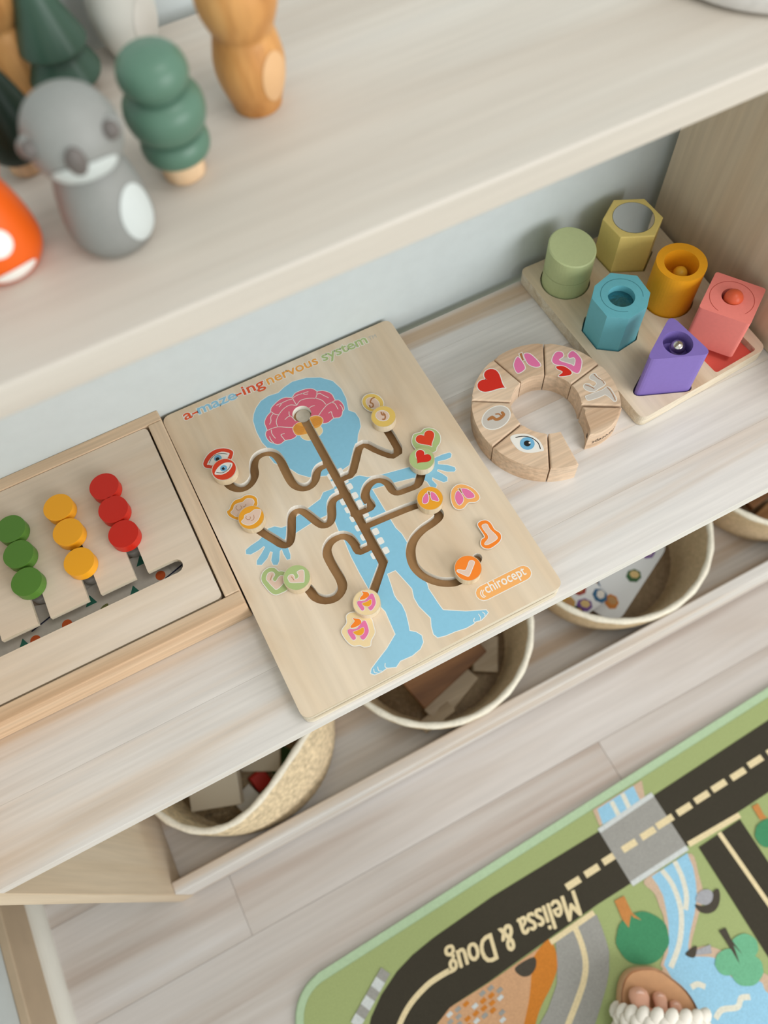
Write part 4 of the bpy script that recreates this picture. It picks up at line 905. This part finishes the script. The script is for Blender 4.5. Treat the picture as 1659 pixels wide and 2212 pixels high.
# the roads run on round the mat beyond the photograph
v0_r, v1_r = uvp((1659, 1556))[1], uvp((1659, 1712))[1]; w_r = v1_r - v0_r; uR = lf + 1.40
uL0, uL1 = uvp(m4((445, 1330)))[0], uvp(m4((725, 1330)))[0]; vL = uvp(m4((560, 1330)))[1]
strip('road_print', 'road', [(uvp((1880, 1420))[0], v0_r), (uR, v0_r), (uR, .93), (uR - w_r, .93), (uR - w_r, v1_r), (uvp((1880, 1420))[0], v1_r)])
strip('road_print', 'road', [(uL0, vL), (uL1, vL), (uL1, .93 - w_r), (uR - w_r, .93 - w_r), (uR - w_r, .93), (uL0, .93)])
sr0, sr1 = uvp(m5((1900, 2000))), uvp(m5((2010, 1700)))
strip('road_print', 'road', [sr1, (sr1[0] + .01, .93 - w_r), (sr0[0] + .0, .93 - w_r), sr0])
for i in range(9):
    u_ = uvp((1960, 1400))[0] + .03 + i * .062
    if u_ < uR - w_r: strip('road_dash', 'line', [(u_, (v0_r + v1_r) / 2 - .004), (u_ + .035, (v0_r + v1_r) / 2 - .004), (u_ + .035, (v0_r + v1_r) / 2 + .004), (u_, (v0_r + v1_r) / 2 + .004)])
for i in range(10):
    v_ = v1_r + .02 + i * .075
    if v_ < .85: strip('road_dash', 'line', [(uR - w_r / 2 - .004, v_), (uR - w_r / 2 + .004, v_), (uR - w_r / 2 + .004, v_ + .04), (uR - w_r / 2 - .004, v_ + .04)])
for i in range(14):
    u_ = uL1 + .03 + i * .085
    if u_ < uR - w_r - .05: strip('road_dash', 'line', [(u_, .93 - w_r / 2 - .004), (u_ + .04, .93 - w_r / 2 - .004), (u_ + .04, .93 - w_r / 2 + .004), (u_, .93 - w_r / 2 + .004)])
# roads
up = [(1640, 230), (1100, 560), (800, 770), (690, 860), (610, 945), (530, 1065), (478, 1180), (430, 1400)]
dn = [(700, 1400), (760, 1290), (820, 1205), (900, 1115), (1080, 998), (1400, 768), (1640, 600)]
far_up = m4((1640, 230)); 
mp('road_print', 'road', px, [m4(p) for p in up] + [m4(p) for p in dn] + [(1363, 1908), (1659, 1712), (1960, 1520), (1900, 1405), (1659, 1556)], False)
mp('road_line', 'line', m4, [(880, 940), (820, 975), (760, 1020), (680, 1110), (625, 1213), (590, 1330)], True, .0032)
for p in [(410, 1270), (530, 1190), (645, 1110), (770, 1030), (890, 950), (1005, 870), (1122, 795), (1235, 718), (1345, 645), (1468, 570), (1578, 490), (1700, 412), (1815, 338)]:
    if p[0] not in (770, 890): mp('road_dash', 'line', m5, [(p[0] - 44, p[1] + 28), (p[0] + 44, p[1] - 28)], False, .0042)
# stream
mp('stream_bank', 'bank', m5, [(535, 800), (850, 610), (870, 720), (580, 905)])
mp('stream_print', 'water', m5, [(565, 795), (795, 645), (842, 745), (600, 895)], False)
for a_l in ([(655, 745), (705, 840)], [(725, 695), (775, 800)]): mp('stream_ripple', 'ripple', m5, a_l, False, .0032)
mp('stream_bank', 'bank', m6, [(690, 440), (770, 540), (810, 640), (850, 760), (850, 1000), (830, 1120), (1060, 1060), (1060, 940), (1120, 700), (1155, 560), (1120, 400), (1060, 230), (900, 320)], True)
mp('lake_bank', 'bank', m6, [(1030, 1000), (1230, 960), (1659, 1180), (1900, 1300), (1900, 1800), (1300, 1800), (900, 1500), (840, 1090)], True)
mp('stream_print', 'water', m6, [(750, 410), (800, 480), (840, 560), (862, 660), (880, 760), (885, 860), (880, 1000), (845, 1100), (900, 1180), (1040, 1050), (1036, 950), (1050, 850), (1085, 700), (1105, 560), (1095, 450), (1075, 340), (1028, 225)], False)
mp('lake_print', 'water', m6, [(850, 1090), (930, 1040), (1040, 1035), (1240, 1045), (1300, 1130), (1450, 1240), (1600, 1230), (1659, 1320), (1900, 1420), (1900, 1800), (1250, 1800), (1150, 1600), (1000, 1350)], True)
for a_l in ([(830, 360), (900, 450), (950, 560), (980, 680), (982, 820), (960, 960), (900, 1120)], [(930, 290), (990, 420), (1022, 560), (1015, 670)], [(1060, 1275), (1110, 1250), (1170, 1272)], [(1250, 1520), (1300, 1450), (1420, 1430), (1450, 1360), (1520, 1350)]):
    mp('stream_ripple', 'ripple', m6, a_l, True, .0032)
# bridge
mp('bridge_print', 'grey', m5, [(575, 935), (920, 700), (1145, 1045), (785, 1280)])
mp('bridge_rail', 'rail', m5, [(575, 935), (920, 700)], False, .0030); mp('bridge_rail', 'rail', m5, [(785, 1275), (1143, 1042)], False, .0030)
for p in ((770, 1030), (890, 950), (990, 880)): mp('road_dash', 'line', m5, [(p[0] - 44, p[1] + 28), (p[0] + 44, p[1] - 28)], False, .0042)
# side road
mp('road_print', 'road', m5, [(1215, 1040), (1480, 860), (1659, 1130), (2000, 1640), (1900, 2100), (1659, 1740), (1460, 1425)])
mp('road_line', 'line', m5, [(1345, 945), (1659, 1395), (1950, 1820)], False, .0030)
mp('stop_line', 'line', m5, [(1150, 1022), (1478, 832)], False, .0034)
# grey road and sand
mp('sand_print', 'tan', m4, [(760, 1290), (880, 1130), (1080, 1003), (1385, 790), (1340, 1000), (1290, 1200), (1260, 1340), (700, 1400)])
mp('sand_print', 'orange', m4, [(1385, 780), (1420, 830), (1432, 920), (1400, 1020), (1350, 1120), (1320, 1213), (1300, 1330), (1240, 1330), (1285, 1100), (1300, 950), (1310, 870)], True)
mp('road_print', 'grey', m6, [(0, 905), (320, 705), (360, 800), (400, 920), (420, 1000), (418, 1150), (400, 1260), (360, 1400), (310, 1561), (280, 1700), (-200, 1700), (-60, 1450), (10, 1250), (15, 1100)], False)
mp('road_line', 'line', m6, [(150, 800), (205, 940), (235, 1080), (222, 1220), (170, 1380), (100, 1561), (60, 1680)], True, .0036)
mp('stop_line', 'line', m6, [(-40, 925), (300, 690)], False, .0032)
mp('pond_print', 'dark', m4, [(1215, 925), (1310, 870), (1322, 920), (1290, 965), (1245, 968)], True)
random.seed(5)
for i in range(7):
    for j in range(7):
        q = (880 + i * 42 + j * 4, 1165 - i * 27 + j * 38)
        if q[0] < 1160 and random.random() < .85:
            k = random.choice(['grey', 'orange', 'rail', 'grey']); s_ = 19
            mp('gravel_print', k, m4, [(q[0] - s_, q[1] + 4), (q[0] + 4, q[1] - s_), (q[0] + s_, q[1] - 4), (q[0] - 4, q[1] + s_)])
for i in range(6):
    p0 = (552 - i * 26, 940 + i * 47); p1 = (552 - (i + 1) * 26, 940 + (i + 1) * 47); mp('fence_print', 'rail' if i % 2 else 'grey', m4, [p0, p1], False, .0066)
# rocks and trees
mp('rock_print', 'dark', m6, [(1090, 630), (1160, 640), (1215, 600), (1230, 530), (1270, 505), (1285, 560), (1275, 630), (1240, 680), (1180, 700), (1120, 680)], True)
mp('rock_print', 'rock', m6, [(1095, 580), (1130, 525), (1190, 510), (1228, 540), (1220, 600), (1175, 632), (1115, 615)], True)
mp('rock_print', 'rock', m6, [(1090, 990), (1210, 940), (1220, 1010), (1100, 1025)]); mp('rock_print', 'dark', m6, [(1015, 1010), (1100, 950), (1090, 1035), (1050, 1040)], True)
def crown(zf, c, r, m, rag=True):
    pts = [(c[0] + r * (1 + (.02 * math.sin(9 * a) if rag else 0)) * math.cos(a), c[1] + r * (1 + (.02 * math.sin(7 * a) if rag else 0)) * math.sin(a)) for a in [2 * math.pi * i / 36 for i in range(36)]]
    mp('tree_print', m, zf, pts)
crown(m6, (680, 893), 207, 'tree')
mp('trunk_print', 'trunk', m6, [(460, 600), (535, 560), (600, 695), (672, 752), (610, 730), (590, 705), (572, 810), (520, 740)])
for c, r in (((1475, 965), 108), ((1350, 1080), 105), ((1495, 1140), 128)): crown(m6, c, r, 'tree2')
mp('trunk_print', 'dark', m6, [(1275, 832), (1328, 808), (1372, 900), (1465, 1025), (1390, 945), (1440, 1095), (1340, 930)])
crown(m5, (1668, 950), 92, 'tree'); mp('trunk_print', 'trunk', m5, [(1556, 778), (1596, 758), (1632, 830), (1655, 850), (1610, 865)])
lay[0] += 1
for k, (ox_, oy_) in enumerate(((0, 0), (.0011, .0004), (-.0009, .0009))):
    tp0, tp1 = P(*m4((1515, 530)), ZF), P(*m4((862, 868)), ZF)
    text('mat_lettering', 'Melissa & Doug', (tp0[0] + ox_, tp0[1] + oy_), (tp1[0] + ox_, tp1[1] + oy_), ZF + E1 * (1 + lay[0] * .07 + .04 * k), MM['line'], MT, 0, 1.45, .25)

# ------------------------------------------------------------------ foot in a sandal
FT = Vector((.2115, -.1955)); fd = Vector((.50, .866)).normalized(); fs_ = Vector((fd.y, -fd.x))     # toe end, direction heel -> toe, inner -> outer side
def FW(l, s, z): q = FT - fd * l + fs_ * s; return Vector((q.x, q.y, z))
skin = mat('skin', (222, 168, 142), .5, speck=.05, scale=60, spec=.4)
PR = thing('person', 'bare foot in a tan sandal with a braided white strap, standing on the mat', 'person', (*(FT - fd * .12), ZF))
bm = bmesh.new(); SOLE = .030
def loft(rings, n=20):
    vv = []
    for c, wx, wz, ax in rings:
        fwd = ax; side = fs_.to_3d(); upv = fwd.cross(side).normalized()
        if upv.z < 0 and abs(fwd.z) < .9: upv = -upv
        vv.append([bm.verts.new(c + side * (wx * math.cos(2 * math.pi * i / n)) + upv * (wz * math.sin(2 * math.pi * i / n))) for i in range(n)])
    for a, b in zip(vv, vv[1:]):
        for i in range(n): bm.faces.new((a[i], a[(i + 1) % n], b[(i + 1) % n], b[i]))
    bm.faces.new(vv[0][::-1]); bm.faces.new(vv[-1])
F3 = fd.to_3d(); Zv = Vector((0, 0, 1))
loft([(FW(.246, 0, SOLE + .022), .012, .016, F3), (FW(.238, 0, SOLE + .026), .026, .025, F3), (FW(.215, 0, SOLE + .032), .031, .032, F3), (FW(.18, .001, SOLE + .036), .030, .036, F3), (FW(.14, .001, SOLE + .032), .032, .031, F3),
      (FW(.10, .001, SOLE + .024), .038, .023, F3), (FW(.07, .001, SOLE + .018), .041, .017, F3), (FW(.052, .001, SOLE + .014), .039, .0135, F3), (FW(.042, .001, SOLE + .0125), .034, .011, F3)])
loft([(FW(.205, 0, SOLE + .03), .026, .034, Zv), (FW(.203, 0, SOLE + .075), .027, .033, Zv), (FW(.203, 0, SOLE + .13), .029, .034, Zv), (FW(.205, 0, SOLE + .20), .036, .042, Zv), (FW(.208, 0, SOLE + .28), .046, .052, Zv), (FW(.21, 0, SOLE + .34), .049, .055, Zv), (FW(.205, 0, SOLE + .42), .050, .056, Zv), (FW(.20, 0, SOLE + .46), .046, .050, Zv), (FW(.20, 0, SOLE + .475), .028, .03, Zv)])
for s0, l0, l1, r, dz in ((-.0255, .058, .0200, .0122, 0), (-.0005, .055, .0240, .0085, 0), (.0175, .055, .0320, .0074, -.001), (.0315, .058, .0400, .0066, -.002), (.0430, .064, .0490, .0060, -.003)):
    zc0 = SOLE + r * .95
    loft([(FW(l0, s0 * .95, zc0 + .003), r * .9, r * .9, F3), (FW((l0 + l1) / 2, s0, zc0 + .005), r * .84, r * .86, F3), (FW(l1 + r * .9, s0, zc0 + .001), r * 1.02, r * .95, F3),
          (FW(l1 + r * .35, s0, zc0 - .001), r * .86, r * .80, F3), (FW(l1 + .0008, s0, zc0 - .002), r * .45, r * .42, F3), (FW(l1, s0, zc0 - .002), r * .15, r * .14, F3)], 16)
bmesh.ops.recalc_face_normals(bm, faces=bm.faces[:])
fo = from_bm('foot', bm, skin, PR, None, True)
md = fo.modifiers.new('r', 'REMESH'); md.mode = 'VOXEL'; md.voxel_size = .0015
m2_ = fo.modifiers.new('s', 'SMOOTH'); m2_.iterations = 2; m2_.factor = .5
dg = bpy.context.evaluated_depsgraph_get(); nm_ = bpy.data.meshes.new_from_object(fo.evaluated_get(dg)); fo.modifiers.clear(); fo.data = nm_
nm_.polygons.foreach_set('use_smooth', [True] * len(nm_.polygons))
if not nm_.materials: nm_.materials.append(skin)
nail = mat('toe nail', (232, 190, 172), .3)
for s0, l1, r in ((-.0255, .0200, .0122), (-.0005, .0240, .0085), (.0175, .0320, .0074)):
    ball('toe_nail', FW(l1 + r * .75, s0, SOLE + r * 1.62), r * .5, nail, PR, (1, 1, .32), sub=2)
so = []
for l, s in ((0, -.010), (.004, -.030), (.02, -.0425), (.05, -.0465), (.09, -.044), (.14, -.034), (.19, -.032), (.23, -.031), (.250, -.020), (.255, 0), (.250, .020), (.23, .031), (.19, .034), (.14, .040), (.09, .048), (.06, .0495), (.04, .046), (.022, .035), (.009, .018), (.001, .004)):
    q = FT - fd * l + fs_ * s; so.append((q.x, q.y))
so = smooth(so, 3)
tanl = mat('tan leather', (198, 148, 104), .55, speck=.05, scale=90); solem = mat('sole edge', (206, 166, 128), .6)
SN = prism("sandal_sole", so, ZF + .0022, SOLE - .004, solem, PR, bev=.002, seg=3)
prism('insole', offset(ccw(so), -.003), SOLE - .0045, SOLE - .001, tanl, PR, bev=.001)
side_wall('insole_rim', offset(ccw(so), -.0008), SOLE - .005, SOLE + .001, solem, PR)
# braided strap over the toes
bm = bmesh.new()
def strap_pt(l, tpar, lift=0):
    ang = math.pi * tpar; return FW(l, -.050 * math.cos(ang) + .001, SOLE - .008 + (.044 + lift) * math.sin(ang) ** .6)
gr = [[bm.verts.new(strap_pt(.045 + .06 * i / 6, j / 24, -.002)) for j in range(25)] for i in range(7)]
for i in range(6):
    for j in range(24): bm.faces.new((gr[i][j], gr[i][j + 1], gr[i + 1][j + 1], gr[i + 1][j]))
for i in range(7):
    for j in range(10):
        c = strap_pt(.047 + i * .0092, (j + (.5 if i % 2 else 0)) / 9.6, .001)
        b2 = bmesh.ops.create_icosphere(bm, subdivisions=2, radius=.0088)
        M = Matrix.Translation(c) @ Matrix.Rotation(math.atan2(fd.y, fd.x) + (.55 if i % 2 else -.55), 4, 'Z') @ Matrix.Diagonal((1.2, .9, .55, 1))
        bmesh.ops.transform(bm, matrix=M, verts=b2['verts'])
from_bm('braided_strap', bm, mat('white leather', (226, 220, 208), .5), PR, None, True)

for o in bpy.data.objects:
    if '_b' in o: del o['_b']
